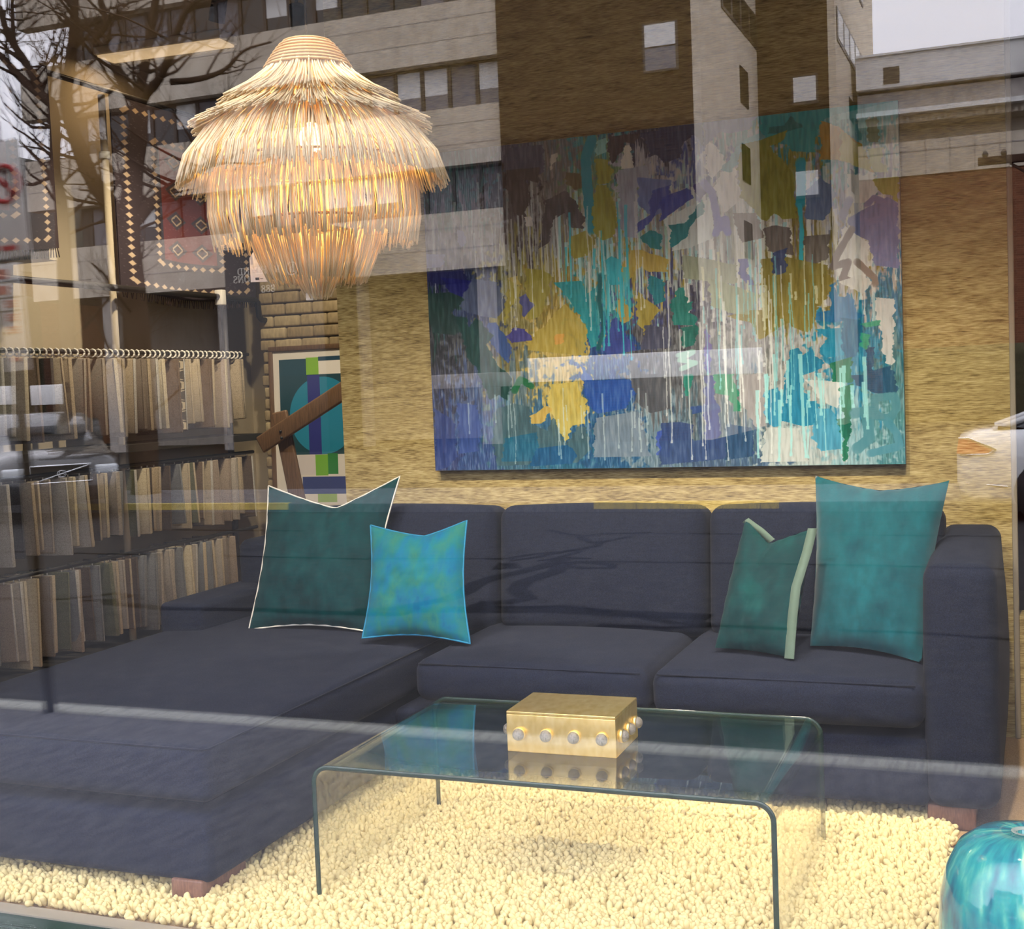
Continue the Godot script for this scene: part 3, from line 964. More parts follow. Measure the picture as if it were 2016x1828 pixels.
	dab("1c7a70", [559, 367, 578, 332, 590, 332, 594, 367, 607, 362, 598, 385, 619, 397, 608, 412, 565, 409])
	dab("1a6a60", [581, 416, 616, 412, 612, 443, 602, 453, 583, 457])
	stroke("8ab4a8", 11, [571, 473, 604, 467, 574, 483, 609, 490, 576, 502])
	dab("1a7c6c", [583, 513, 600, 514, 593, 558, 585, 558])
	dab("4a4490", [627, 454, 633, 421, 642, 455, 640, 513, 627, 512])
	dab("23397c", [627, 517, 647, 518, 646, 570, 656, 581, 655, 617, 656, 670, 624, 669])
	dab("2c4a80", [595, 581, 654, 576, 659, 586, 600, 597])
	dab("14805c", [647, 515, 687, 517, 694, 546, 700, 593, 687, 593, 675, 561, 646, 554])
	dab("1f6da0", [888, 347, 897, 342, 904, 370, 916, 373, 919, 364, 933, 380, 935, 404, 952, 411, 937, 419, 886, 422, 859, 415, 859, 400, 886, 397])
	dab("1a86a8", [853, 433, 908, 433, 911, 488, 872, 492, 864, 471, 880, 451])
	dab("135c80", [910, 413, 947, 420, 951, 455, 936, 489, 916, 499, 907, 468])
	dab("2f9878", [944, 428, 981, 422, 983, 432, 956, 435])
	dab("2f9878", [946, 445, 961, 449, 955, 481, 943, 470])
	dab("0c6848", [884, 502, 926, 492, 925, 544, 885, 540])
	dab("0c6848", [900, 553, 925, 544, 924, 589, 911, 700, 904, 700, 906, 594])
	dab("0c6450", [888, 616, 921, 612, 920, 650, 905, 655])
	dab("14789c", [790, 539, 795, 514, 804, 473, 820, 469, 829, 484, 847, 473, 854, 488, 874, 502, 866, 512, 830, 525, 830, 551, 839, 577, 857, 577, 851, 625, 830, 628, 782, 616, 787, 564])
	dab("2a88ac", [748, 556, 779, 547, 789, 575, 782, 626, 767, 628, 752, 612])
	dab("3f94b4", [854, 592, 886, 594, 903, 644, 902, 675, 862, 679, 842, 653])
	dab("1c4c6c", [956, 475, 970, 474, 966, 521, 1000, 512, 1014, 558, 1006, 575, 963, 563, 934, 549, 925, 529, 949, 528])
	stroke("4a8490", 16, [968, 576, 1006, 572, 1010, 597, 996, 617, 967, 611, 968, 581])
	stroke("4a8898", 16, [991, 622, 1009, 647, 1014, 672, 956, 686])
	stroke("4a8490", 22, [928, 605, 953, 600, 956, 656, 931, 676])
	dab("2c4470", [529, 614, 570, 612, 596, 619, 598, 653, 725, 640, 724, 687, 526, 702])
	dab("1f4568", [668, 618, 720, 629, 724, 687, 666, 694])
	drips("d4dad4", 150, 520, 120, 420, 22, 2.0, 0.6)
	drips("dce4e0", 540, 790, 300, 700, 30, 2.0, 0.6)
	drips("7fccd2", 620, 860, 280, 560, 22, 2.2, 0.6)
	drips("9ad8d8", 700, 960, 480, 700, 22, 4.0)
	drips("b4c8cc", 60, 520, 520, 700, 22, 1.8, 0.5)
	drips("3ab4c4", 330, 470, 140, 480, 14, 4.0)
	drips("cfd2b0", 600, 900, 260, 470, 14, 3.0)
	var tex := ImageTexture.create_from_image(Image.create_from_data(PW, PH, false, Image.FORMAT_RGB8, canvas))
	var t := thing("abstract_painting", "large unframed abstract canvas of teal, navy and olive drips above the sofa", "painting", Vector3(-1.489, 1.85, -5.5))
	var hx := 1.055
	var hy := 0.73
	var art := mat("painted_canvas", Color.WHITE, 0.6)
	art.albedo_texture = tex
	art.metallic_specular = 0.25
	var f := begin()
	quad_uv(f, Vector3(-hx, -hy, 0.05), Vector3(hx, -hy, 0.05), Vector3(hx, hy, 0.05), Vector3(-hx, hy, 0.05))
	obj("painted_face", f, art, t)
	var e := begin()
	box(e, Vector3(-hx, -hy, 0.008), Vector3(hx, hy, 0.0498))
	obj("canvas_sides", e, mat("canvas_edge", c("7e8a90"), 0.8), t)


# ---------------------------------------------------------------- the pendant lamp

func build_pendant():
	var p := Vector3(-1.917, 0, -3.35)
	var t := thing("pendant_lamp", "tiered straw fringe pendant lamp glowing over the chaise", "lamp", Vector3(p.x, 2.25, p.z))
	var straw := mat("straw", Color.WHITE, 0.7)
	straw.vertex_color_use_as_albedo = true
	straw.backlight_enabled = true
	straw.backlight = Color(0.7, 0.62, 0.45)
	var cap := begin()
	for k in 8:
		var f := k / 7.0
		var ring := []
		var r := lerpf(0.066, 0.125, pow(f, 0.8)) + 0.002
		for a in 33:
			ring.append(Vector3(r * cos(TAU * a / 32), 0.273 - f * 0.075, r * sin(TAU * a / 32)))
		tube(cap, ring, 0.0035, 5, false)
	var weave := begin()
	weave.set_color(Color(0.75, 0.58, 0.33))
	lathe(weave, [Vector2(0.125, 0.2), Vector2(0.108, 0.225), Vector2(0.085, 0.255), Vector2(0.066, 0.274), Vector2(0.03, 0.279)], 40)
	obj("cap", weave, straw, t)
	obj("cap_rib", cap, mat("cap_straw", c("b39060"), 0.8), t)
	# tiers: start radius, start height, end radius, end height, strands, how far the strands belly out
	for tier in [[0.10, 0.215, 0.258, 0.095, 480, -0.02], [0.16, 0.13, 0.345, 0.03, 620, -0.012], [0.215, 0.075, 0.388, -0.135, 880, 0.04], [0.285, -0.085, 0.285, -0.31, 560, 0.018], [0.2, -0.25, 0.135, -0.42, 320, 0.006], [0.09, -0.3, 0.03, -0.46, 120, 0.01]]:
		var st := begin()
		for i in tier[4]:
			var a: float = TAU * (i + rng.randf()) / tier[4]
			var to_camera := angle_difference(a, 1.05)
			if tier[0] == 0.215 and absf(to_camera) < 0.075 and rng.randf() < 0.6:   # the gap that shows the bulb
				continue
			var tone := rng.randf_range(0.72, 1.05)
			st.set_color(Color(0.95 * tone, 0.80 * tone, 0.50 * tone))
			var da := rng.randf_range(-0.06, 0.06)
			var s := rng.randf_range(0.9, 1.03)
			var r1: float = lerpf(tier[0], tier[2], s) + rng.randf_range(-0.012, 0.012)
			var y1: float = lerpf(tier[1], tier[3], s) + rng.randf_range(-0.012, 0.006)
			var y0: float = tier[1] + rng.randf_range(-0.012, 0.012)
			var r0: float = tier[0] + rng.randf_range(-0.006, 0.006)
			var pts := []
			for k in 4:
				var f := k / 3.0
				var r: float = lerpf(r0, r1, f) + tier[5] * sin(PI * f)
				var b: float = a + da * f
				pts.append(Vector3(r * cos(b), lerpf(y0, y1, f), r * sin(b)))
			tube(st, pts, rng.randf_range(0.0018, 0.0027), 4, true)
		var o := obj("fringe_tier", st, straw, t)
		o.set_meta("kind", "stuff")
	for k in [[0.16, 0.125], [0.285, -0.08], [0.2, -0.245]]:
		var ring := []
		for a in 41:
			ring.append(Vector3(k[0] * cos(TAU * a / 40), k[1], k[0] * sin(TAU * a / 40)))
		obj("hoop", tubed(ring, 0.004, 6), M.cap_straw, t)
	obj("cord", tubed([Vector3(0, 0.06, 0), Vector3(0, 1.4, 0)], 0.004, 6), M.black_iron, t)
	obj("hanging_clip", rounded(Vector3(-0.03, -0.475, 0.02), Vector3(-0.006, -0.43, 0.028), 0.003, 1), M.white_paint, t)
	obj("socket", tubed([Vector3(0, 0.04, 0), Vector3(0, 0.1, 0)], 0.018, 12), M.black_iron, t)
	var glow := mat("bulb_glow", c("fff0cf"), 0.3)
	glow.emission_enabled = true
	glow.emission = Color(1.0, 0.78, 0.45)
	glow.emission_energy_multiplier = 40.0
	var bulb := begin()
	lathe(bulb, [Vector2(0, -0.045), Vector2(0.02, -0.04), Vector2(0.034, -0.024), Vector2(0.038, -0.005), Vector2(0.033, 0.014), Vector2(0.018, 0.034), Vector2(0.014, 0.045)], 20)
	obj("bulb", bulb, glow, t)
	var l := OmniLight3D.new()
	l.name = "bulb_light"
	l.light_color = Color(1.0, 0.82, 0.56)
	l.light_energy = 0.6
	l.light_size = 0.04
	l.omni_range = 12.0
	l.omni_attenuation = 2.0
	l.shadow_enabled = true
	l.position = Vector3(0, -0.005, 0)
	t.add_child(l)
	# the price tag tied to it
	var tg := thing("price_tag", "white paper price tag hanging from the straw lamp's fringe", "tag", Vector3(-2.182, 1.853, -3.45), 0.4)
	var card := begin()
	prism(card, [Vector2(-0.027, 0), Vector2(0.027, 0), Vector2(0.027, 0.075), Vector2(0.015, 0.092), Vector2(-0.015, 0.092), Vector2(-0.027, 0.075)], -0.0008, 0.0008)
	obj("card", card, mat("tag_paper", c("e4e2e4"), 0.8), tg)
	var ink := mat("tag_ink", c("20242e"), 0.7)
	obj("print_mark", boxed(Vector3(-0.012, 0.006, 0.0008), Vector3(0.0, 0.0135, 0.0012)), ink, tg)
	obj("print_mark", boxed(Vector3(0.002, 0.0088, 0.0008), Vector3(0.012, 0.0102, 0.0012)), ink, tg)
	for y in [0.03, 0.036, 0.046]:
		obj("print_mark", boxed(Vector3(-0.02, y, 0.0008), Vector3(0.018, y + 0.0008, 0.0011)), mat("faint_ink", c("b8b6ba"), 0.7) if not M.has("faint_ink") else M.faint_ink, tg)
	obj("string", tubed([Vector3(0, 0.088, 0), Vector3(0.003, 0.12, 0.0), Vector3(0.008, 0.2, 0.0)], 0.0012, 5), M.white_paint, tg)


func build_stool():
	var t := thing("garden_stool", "glossy teal ceramic garden stool with streaked glaze at the window's right", "stool", Vector3(0.0, 0, -3.06))
	var glaze := mat("teal_glaze", Color.WHITE, 0.08)
	glaze.albedo_texture = noise_image(512, 256, 3.4, 5.0, 4, 60, [c("075a70"), c("0d7486"), c("168a92"), c("2a9a98"), c("68b8a6"), c("aed0a8")], 0.02)
	glaze.clearcoat_enabled = true
	glaze.clearcoat = 0.6
	glaze.clearcoat_roughness = 0.03
	var st := begin()
	lathe(st, [Vector2(0.0, 0.0), Vector2(0.15, 0.0), Vector2(0.155, 0.01), Vector2(0.165, 0.05), Vector2(0.185, 0.14), Vector2(0.193, 0.22), Vector2(0.188, 0.3), Vector2(0.172, 0.365), Vector2(0.145, 0.415), Vector2(0.11, 0.44), Vector2(0.07, 0.45), Vector2(0.028, 0.452), Vector2(0.022, 0.447), Vector2(0.021, 0.3), Vector2(0.0, 0.3)], 64)
	obj("body", st, glaze, t)
	var ring := begin()
	lathe(ring, [Vector2(0.021, 0.448), Vector2(0.026, 0.4535), Vector2(0.032, 0.452)], 24)
	obj("hole_rim", ring, mat("pale_glaze", c("93a39c"), 0.15), t)


# ---------------------------------------------------------------- behind the partition

func persian(at: int, field: Color, dark: Color) -> ImageTexture:   # red field with diamonds inside a stepped cream and dark border
	var w := 192
	var h := 288
	var r := RandomNumberGenerator.new()
	r.seed = at
	var im := Image.create(w, h, false, Image.FORMAT_RGB8)
	im.fill(dark)
	var cream := c("b9a184")
	var step := 12
	for k in [[8, 20], [44, 56]]:
		for y in range(k[0], h - k[0]):
			for x in range(k[0], w - k[0]):
				var e := mini(mini(x, w - 1 - x), mini(y, h - 1 - y))
				if e < k[1]:
					var along := (y if mini(x, w - 1 - x) < mini(y, h - 1 - y) else x)
					if absi((along % step) - 6) + absi(e - k[0] - 6) < 5:
						im.set_pixel(x, y, cream)
	for y in range(58, h - 58):
		for x in range(58, w - 58):
			im.set_pixel(x, y, field)
	for my in 4:
		for mx in 2:
			var q := Vector2(78 + mx * 36, 76 + my * 45)
			for y in range(-20, 21):
				for x in range(-16, 17):
					var d := absi(x) + absi(y)
					var k := dark.lightened(0.1) if d < 15 and (x + y) % 9 != 0 else field
					if d > 6 and d < 10 and absi(x) < 8:
						k = cream
					if d < 16:
						im.set_pixel(int(q.x) + x, int(q.y) + y, k)
	for i in 900:
		var x := r.randi_range(0, w - 2)
		var y := r.randi_range(0, h - 2)
		im.fill_rect(Rect2i(x, y, 2, 1), im.get_pixel(x, y).lightened(0.15))
	return ImageTexture.create_from_image(im)


func hung_rug(label: String, tex: Texture2D, z0: float, z1: float, top: float, low: float, x: float, sag: float):   # hung along the side wall, facing into the room
	var t := thing("hanging_rug", label, "rug", Vector3(x, low, (z0 + z1) / 2))
	var m := mat("woven_rug", Color.WHITE, 0.95)
	m.albedo_texture = tex
	var st := begin()
	var n := 24
	for side in [1.0, -1.0]:
		for i in n:
			for j in 10:
				var p := []
				var uv := []
				for d in [[0, 0], [1, 0], [1, 1], [0, 1]]:
					var u := float(i + d[0]) / n
					var v := float(j + d[1]) / 10.0
					p.append(Vector3(0.02 * sin(u * 9.0) * (1 - v) + side * 0.005, v * (top - low) - sag * sin(PI * u) * (1 - v), lerpf(z0, z1, u) - t.position.z))
					uv.append(Vector2(u, 1 - v))
				var order := [0, 2, 1, 0, 3, 2] if side > 0 else [0, 1, 2, 0, 2, 3]
				for k in order:
					st.set_uv(uv[k])
					st.add_vertex(p[k])
	obj("weave", st, m, t)
	var fr := begin()
	for i in 60:
		var u := (i + 0.5) / 60
		var a := Vector3(0.02 * sin(u * 9.0), -sag * sin(PI * u), lerpf(z0, z1, u) - t.position.z)
		tube(fr, [a, a + Vector3(rng.randf_range(-0.01, 0.01), -0.05, rng.randf_range(-0.012, 0.012))], 0.004, 4)
	var f := obj("fringe", fr, mat("dark_fringe", c("35211d"), 0.95) if not M.has("dark_fringe") else M.dark_fringe, t)
	f.set_meta("kind", "stuff")


func build_back_room():
	hung_rug("red and navy patterned rug hanging high on the side wall beside the straw lamp", persian(70, c("6d2f2b"), c("2b2026")), -6.28, -7.72, 3.3, 2.17, -4.93, 0.04)
	hung_rug("dark maroon patterned rug hanging at the window end of the side wall", persian(71, c("5a2622"), c("2a191a")), -4.6, -5.76, 3.35, 2.36, -4.93, 0.05)
	# framed print leaning on the bricks
	var t := thing("framed_print", "framed print of a blue circle with green and navy bars leaning on the brick wall", "picture", Vector3(-4.88, 0, -7.74))
	var lean := Basis(Vector3.RIGHT, -0.03)
	var W := 1.0
	var H := 1.84
	var fw := begin()
	for b in [[0, 0, W, 0.035], [0, H - 0.035, W, H], [0, 0.035, 0.03, H - 0.035], [W - 0.03, 0.035, W, H - 0.035]]:
		rbox(fw, Vector3(b[0], b[1], -0.015), Vector3(b[2], b[3], 0.02), 0.005, 1)
	obj("frame", fw, M.oak, t, Vector3.ZERO, lean)
	var im := Image.create(500, 920, false, Image.FORMAT_RGB8)
	im.fill(c("d9d3c8"))
	for q in [["15424e", 25, 30, 115, 330], ["7fb422", 140, 27, 52, 62], ["1d4056", 192, 25, 260, 15], ["e2ddd4", 192, 42, 90, 45], ["17404a", 30, 88, 430, 285], ["174148", 50, 300, 400, 75]]:
		im.fill_rect(Rect2i(q[1], q[2], q[3], q[4]), c(q[0]))
	for y in range(95, 375):
		for x in range(62, 345):
			if Vector2(x, y).distance_to(Vector2(203, 235)) < 139:
				im.set_pixel(x, y, c("1f7f9c"))
	for q in [["2b2f7a", 143, 90, 52, 285], ["cfc8c6", 95, 378, 72, 70], ["6fae1c", 167, 376, 52, 75], ["1e7a24", 219, 372, 42, 74], ["2a3a78", 110, 455, 300, 62], ["8fae3c", 172, 517, 80, 30], ["15424e", 60, 560, 200, 200], ["7fb422", 280, 560, 60, 240]]:
		im.fill_rect(Rect2i(q[1], q[2], q[3], q[4]), c(q[0]))
	var pm := mat("print_paper", Color.WHITE, 0.5)
	pm.albedo_texture = ImageTexture.create_from_image(im)
	var pf := begin()
	quad_uv(pf, Vector3(0.03, 0.035, 0.004), Vector3(W - 0.03, 0.035, 0.004), Vector3(W - 0.03, H - 0.035, 0.004), Vector3(0.03, H - 0.035, 0.004))
	obj("print", pf, pm, t, Vector3.ZERO, lean)
	# crossed wooden trestle in front of it
	var e := thing("wooden_trestle", "oak trestle of crossed bolted boards in front of the framed print", "trestle", Vector3(-4.35, 0, -7.0))
	for b in [[Vector2(0.02, 1.40), Vector2(0.27, 0.0), 0.0], [Vector2(-0.115, 1.19), Vector2(0.80, 1.67), 0.032], [Vector2(0.78, 1.72), Vector2(0.62, 0.0), 0.0]]:
		var d: Vector2 = b[1] - b[0]
		var st := begin()
		rbox(st, Vector3(0, -0.056, -0.014), Vector3(d.length(), 0.056, 0.014), 0.012, 2, 1, Vector3.ZERO, Transform3D(Basis(Vector3.BACK, d.angle()), Vector3(b[0].x, b[0].y, b[2])))
		obj("board", st, M.oak, e)
	for p in [[0.05, 1.275], [0.055, 1.235]]:
		obj("bolt", tubed([Vector3(p[0], p[1], 0.04), Vector3(p[0], p[1], 0.052)], 0.009, 10), M.black_iron, e)
	# lights of the back room: its panel light, then two added spots
	var lt := thing("ceiling_light", "long glowing panel light on the ceiling above the hung rugs", "light", Vector3(-4.75, 3.6, -6.6), 0.06)
	obj("housing", rounded(Vector3(-0.44, 0.0, -0.1), Vector3(0.44, 0.05, 0.1), 0.008, 1), M.white_paint, lt)
	var gl := mat("panel_glow", c("fff2dc"), 0.5)
	gl.emission_enabled = true
	gl.emission = Color(1.0, 0.86, 0.66)
	gl.emission_energy_multiplier = 0.9
	obj("lamp_diffuser", boxed(Vector3(-0.42, -0.012, -0.085), Vector3(0.42, 0.0, 0.085)), gl, lt)
	var al := AreaLight3D.new()
	al.name = "panel_light"
	al.area_size = Vector2(0.84, 0.17)
	al.light_color = Color(1.0, 0.86, 0.66)
	al.light_energy = 1.1
	al.area_range = 12.0
	al.shadow_enabled = true
	al.position = Vector3(0, -0.02, 0)
	al.rotation.x = -PI / 2
	lt.add_child(al)
	spotlight("added black ceiling spotlight brightening the framed print", Vector3(-3.6, 3.62, -6.2), Vector3(-4.4, 1.4, -7.8), 9.0, 40.0)  # both spots added because the back room came out too dark
	spotlight("added black ceiling spotlight brightening the rug samples", Vector3(-3.9, 3.62, -5.9), Vector3(-4.95, 1.2, -6.4), 14.0, 44.0)


const ORDINAL := ["first", "second", "third", "fourth", "fifth", "sixth", "seventh", "eighth", "ninth", "tenth", "eleventh", "twelfth", "thirteenth", "fourteenth", "fifteenth", "sixteenth", "seventeenth", "eighteenth", "nineteenth", "twentieth", "twenty-first", "twenty-second", "twenty-third", "twenty-fourth", "twenty-fifth", "twenty-sixth", "twenty-seventh", "twenty-eighth", "twenty-ninth", "thirtieth", "thirty-first", "thirty-second", "thirty-third", "thirty-fourth", "thirty-fifth", "thirty-sixth"]


func build_sample_racks():
	var rack := thing("sample_rack", "dark iron rack of three rails for rug samples along the side wall", "rack", Vector3(-4.95, 0, -6.3))
	var o := rack.position
	for y in [1.79, 1.12, 0.60]:
		obj("rail", tubed([Vector3(-4.93, y, -4.9) - o, Vector3(-4.93, y, -7.6) - o], 0.012, 8), M.black_iron, rack)
	obj("shelf_board", boxed(Vector3(-5.28, 1.20, -7.66) - o, Vector3(-4.88, 1.245, -4.9) - o), M.dark_board, rack)
	obj("shelf_board", boxed(Vector3(-5.28, 0.03, -7.6) - o, Vector3(-4.9, 0.07, -4.9) - o), M.dark_board, rack)
	for p in [[-6.28, 3.3, "wall_beige"], [-7.42, 2.2, "black_iron"]]:
		obj("post", tubed([Vector3(-4.985, 0.0, p[0]) - o, Vector3(-4.985, p[1], p[0]) - o], 0.022, 10), M[p[2]], rack)
	obj("pipe_rail", tubed([Vector3(-4.9, 2.165, -4.6) - o, Vector3(-4.9, 2.165, -7.68) - o, Vector3(-4.9, 2.15, -7.71) - o, Vector3(-4.9, 2.05, -7.72) - o, Vector3(-4.9, 2.03, -7.75) - o, Vector3(-4.9, 2.03, -7.82) - o], 0.02, 10), M.black_iron, rack)
	obj("pipe_rail", tubed([Vector3(-4.94, 3.32, -4.6) - o, Vector3(-4.94, 3.32, -7.75) - o], 0.016, 10), M.black_iron, rack)
	obj("rail_clamp", rounded(Vector3(-4.925, 2.11, -7.28) - o, Vector3(-4.865, 2.21, -7.23) - o, 0.006, 1), M.white_paint, rack)
	obj("rail_clamp", tubed([Vector3(-4.985, 2.93, -6.28) - o, Vector3(-4.985, 2.97, -6.28) - o], 0.034, 10), M.white_paint, rack)
	for k in 52:
		var ring := []
		for a in 9:
			ring.append(Vector3(0.022 * cos(TAU * a / 8), 0.022 * sin(TAU * a / 8) - 0.006, 0))
		obj("hanger_ring", tubed(ring, 0.006, 5), M.white_paint, rack, Vector3(-4.93, 1.79, -4.95 - k * 0.05) - o, Basis(Vector3.UP, rng.randf_range(-0.4, 0.4)))
	var tones := [["taupe", "8a7a68"], ["grey-brown", "6f6355"], ["cream", "b3a68a"], ["dark brown", "453627"], ["charcoal", "3c3a38"], ["olive green", "5a5b44"], ["sand", "9a8a70"], ["slate grey", "6b6c6c"], ["warm brown", "5f4c3a"], ["pale grey", "a8a399"], ["beige", "a3947a"], ["stone", "948a7c"]]
	var cloth := []
	for k in tones.size():
		var hue: Color = c(tones[k][1])
		cloth.append(mapped(mat("sample_" + tones[k][0].replace(" ", "_").replace("-", "_"), Color.WHITE, 0.95), noise_image(64, 128, 9.0, 30.0, 3, 80 + k, [hue.darkened(0.25), hue, hue.lightened(0.12)], 0.15), Vector3(5, 5, 5)))
	var lattice := mat("sample_lattice", Color.WHITE, 0.95)
	var im := Image.create(96, 192, false, Image.FORMAT_RGB8)
	im.fill(c("3f372d"))
	for y in 192:
		for x in 96:
			var row := int(y / 28.0)
			var q := Vector2(fposmod(x + (24 if row % 2 else 0), 48) - 24, fposmod(y, 28) - 14)
			var d := maxf(absf(q.x) * 0.8, absf(q.x) * 0.42 + absf(q.y) * 0.95)
			if d > 13.0 and d < 18.0:
				im.set_pixel(x, y, c("a89a80"))
	lattice.albedo_texture = ImageTexture.create_from_image(im)
	# one slab of each tier is built, then copied along its rail
	var tiers := [["top", 1.755, 0.45, 29, -5.05, -7.55], ["middle", 1.095, 0.42, 29, -5.0, -7.55], ["bottom", 0.575, 0.46, 33, -4.95, -7.3]]
	for tier in tiers:
		var first: Node3D = null
		for k in tier[3]:
			var tone := rng.randi() % tones.size()
			if tier[0] == "bottom" and rng.randf() < 0.4:
				tone = [0, 9, 11, 7][rng.randi() % 4]
			var special: bool = tier[0] == "top" and k == 20
			var label: String = "%s rug sample hanging %s from the window on the %s rail" % [tones[tone][0], ORDINAL[k], tier[0]]
			if special:
				label = "dark brown rug sample with a pale hexagon lattice on the top rail"
			var z: float = lerpf(tier[4], tier[5], (k + rng.randf_range(0.1, 0.9)) / tier[3])
			var at := Vector3(-4.93, tier[1], z)
			var s: Node3D
			if first == null:
				s = thing("rug_sample", label, "rug sample", at, 0.0, "rug samples on the %s rail" % tier[0])
				var st := begin()
				rbox(st, Vector3(-0.29, -tier[2], -0.008), Vector3(0.03, 0, 0.008), 0.006, 1)
				obj("pile", st, cloth[tone], s)
				obj("hook", tubed([Vector3(-0.01, -0.005, 0), Vector3(-0.01, 0.02, 0), Vector3(0.0, 0.035, 0)], 0.004, 5), M.white_paint, s)
				obj("binding", rounded(Vector3(0.026, -tier[2], -0.01), Vector3(0.034, 0, 0.01), 0.004, 1), cloth[(tone + 4) % tones.size()], s)
				first = s
			else:
				s = first.duplicate()
				s.name = numbered("rug_sample")
				add_child(s, true)
				s.position = at
				s.set_meta("label", label)
				s.get_node("pile").material_override = cloth[tone]
				s.get_node("binding").material_override = cloth[tone] if rng.randf() < 0.65 else cloth[[2, 6, 9, 10][rng.randi() % 4]]
			s.rotation = Vector3(0, rng.randf_range(-0.12, 0.28), rng.randf_range(-0.03, 0.05))
			s.rotation.x = rng.randf_range(-0.05, 0.05)
			s.scale = Vector3(1, rng.randf_range(0.88, 1.04), rng.randf_range(0.7, 1.7))
			if special:
				s.rotation.y = 0.55
				s.scale = Vector3.ONE
				var f := begin()
				quad_uv(f, Vector3(-0.25, -tier[2] + 0.005, 0.0095), Vector3(0.028, -tier[2] + 0.005, 0.0095), Vector3(0.028, -0.005, 0.0095), Vector3(-0.25, -0.005, 0.0095))
				obj("lattice_face", f, lattice, s)


# ---------------------------------------------------------------- the street the pane mirrors

var road: Node3D


func seam(w: float, p: Array):   # a strip of crack sealant on the road
	var st := begin()
	var pts := []
	for i in p.size() / 2:
		pts.append(Vector2(p[i * 2], p[i * 2 + 1]))
	for i in pts.size() - 1:
		var a: Vector2 = (pts[i + 1] - pts[maxi(i - 1, 0)]).orthogonal().normalized() * w * 0.9
		var b: Vector2 = (pts[mini(i + 2, pts.size() - 1)] - pts[i]).orthogonal().normalized() * w * 0.9
		var q := []
		for y in [-0.256, -0.246]:
			for v in [pts[i] - a, pts[i] + a, pts[i + 1] + b, pts[i + 1] - b]:
				q.append(Vector3(v.x, y, v.y))
		quad(st, q[4], q[5], q[6], q[7])
		quad(st, q[0], q[1], q[5], q[4])
		quad(st, q[3], q[7], q[6], q[2])
	obj("tar_seam", st, M.tar, road)


func build_street():
	structure("sidewalk", boxed(Vector3(-60, -0.4, -2.65), Vector3(40, -0.12, -0.26)), M.pavement, "grey pavement outside the shop window", "sidewalk")
	structure("kerb", rounded(Vector3(-60, -0.4, -0.26), Vector3(40, -0.115, -0.10), 0.02, 2), M.kerb_stone, "pale kerb stone along the near pavement", "kerb")
	road = structure("road", boxed(Vector3(-60, -0.5, -0.10), Vector3(40, -0.25, 11.0)), M.asphalt, "grey asphalt street with black tar seams", "road")
	seam(0.05, [-5.31, 8.92, -5.00, 8.58, -4.67, 8.35, -4.50, 8.60, -4.26, 8.61, -3.96, 8.67])
	seam(0.05, [-4.70, 8.25, -4.39, 7.77, -4.30, 7.78, -4.12, 8.33])
	seam(0.06, [-4.33, 7.91, -4.24, 7.48, -4.41, 7.06, -4.67, 6.85, -4.85, 6.56, -4.77, 6.31, -4.59, 6.62, -4.37, 7.27])
	seam(0.05, [-4.28, 7.07, -4.38, 6.49, -4.49, 6.34, -4.25, 6.58, -4.01, 6.52])
	seam(0.1, [-4.75, 6.17, -4.66, 5.77, -4.56, 5.84, -4.75, 6.17])
	seam(0.1, [-4.27, 6.50, -4.30, 5.97, -4.40, 5.56, -4.50, 5.30, -4.54, 4.91, -4.46, 4.45, -4.45, 4.06, -4.69, 3.59, -4.99, 3.45])
	seam(0.1, [-4.20, 6.22, -4.06, 5.67, -4.11, 5.32, -4.15, 5.04, -4.05, 4.63, -3.88, 4.34, -3.78, 4.20, -3.89, 4.01, -4.12, 3.93])
	seam(0.08, [-4.18, 6.22, -3.93, 6.28, -3.66, 6.13, -3.60, 5.94, -3.87, 5.91, -4.13, 6.09])
	seam(0.03, [-11.52, 6.53, -9.93, 6.43, -7.96, 6.38, -6.53, 6.30, -4.86, 6.45])
	seam(0.03, [-4.11, 6.34, -2.74, 6.36, -1.34, 6.33, -0.09, 6.23])
	seam(0.02, [-3.94, 8.62, -2.12, 8.60, -0.05, 8.52])
	seam(0.02, [-13.68, 8.83, -11.41, 8.78, -8.56, 8.70])
	seam(0.05, [-8.69, 3.52, -8.03, 3.55, -7.72, 3.93, -7.51, 3.85, -7.43, 3.64, -7.79, 3.53])
	seam(0.08, [-7.53, 3.49, -6.68, 3.29, -5.79, 3.37, -5.19, 3.33, -4.48, 3.35])
	seam(0.14, [-4.67, 3.54, -4.04, 3.64, -3.36, 3.74, -2.80, 3.65, -2.13, 3.61])
	seam(0.05, [-2.80, 3.65, -2.37, 3.37, -1.98, 3.30, -1.34, 3.26])
	seam(0.05, [-2.85, 3.19, -2.39, 3.17, -1.91, 3.31, -2.27, 3.45])
	seam(0.06, [-4.14, 3.86, -3.79, 3.77, -3.32, 3.88, -2.92, 3.68])
	seam(0.03, [-1.17, 3.28, -0.68, 3.28, -0.04, 3.14])
	var far := structure("kerb", rounded(Vector3(-60, -0.4, 11.0), Vector3(40, -0.115, 11.16), 0.02, 2), M.pavement, "far kerb of the street with two yellow painted lengths", "kerb")
	for x in [[-14.2, -10.2], [-5.4, -2.9]]:
		obj("painted_length", boxed(Vector3(x[0], -0.21, 10.995), Vector3(x[1], -0.113, 11.1)), M.yellow_paint, far)
	structure("sidewalk", boxed(Vector3(-60, -0.4, 11.16), Vector3(40, -0.12, 13.6)), M.pavement, "pale far pavement behind the yellow kerb", "sidewalk")
	structure("ground", boxed(Vector3(-90, -0.5, 13.6), Vector3(70, -0.14, 70)), M.asphalt, "asphalt lot in front of the apartment block", "ground")


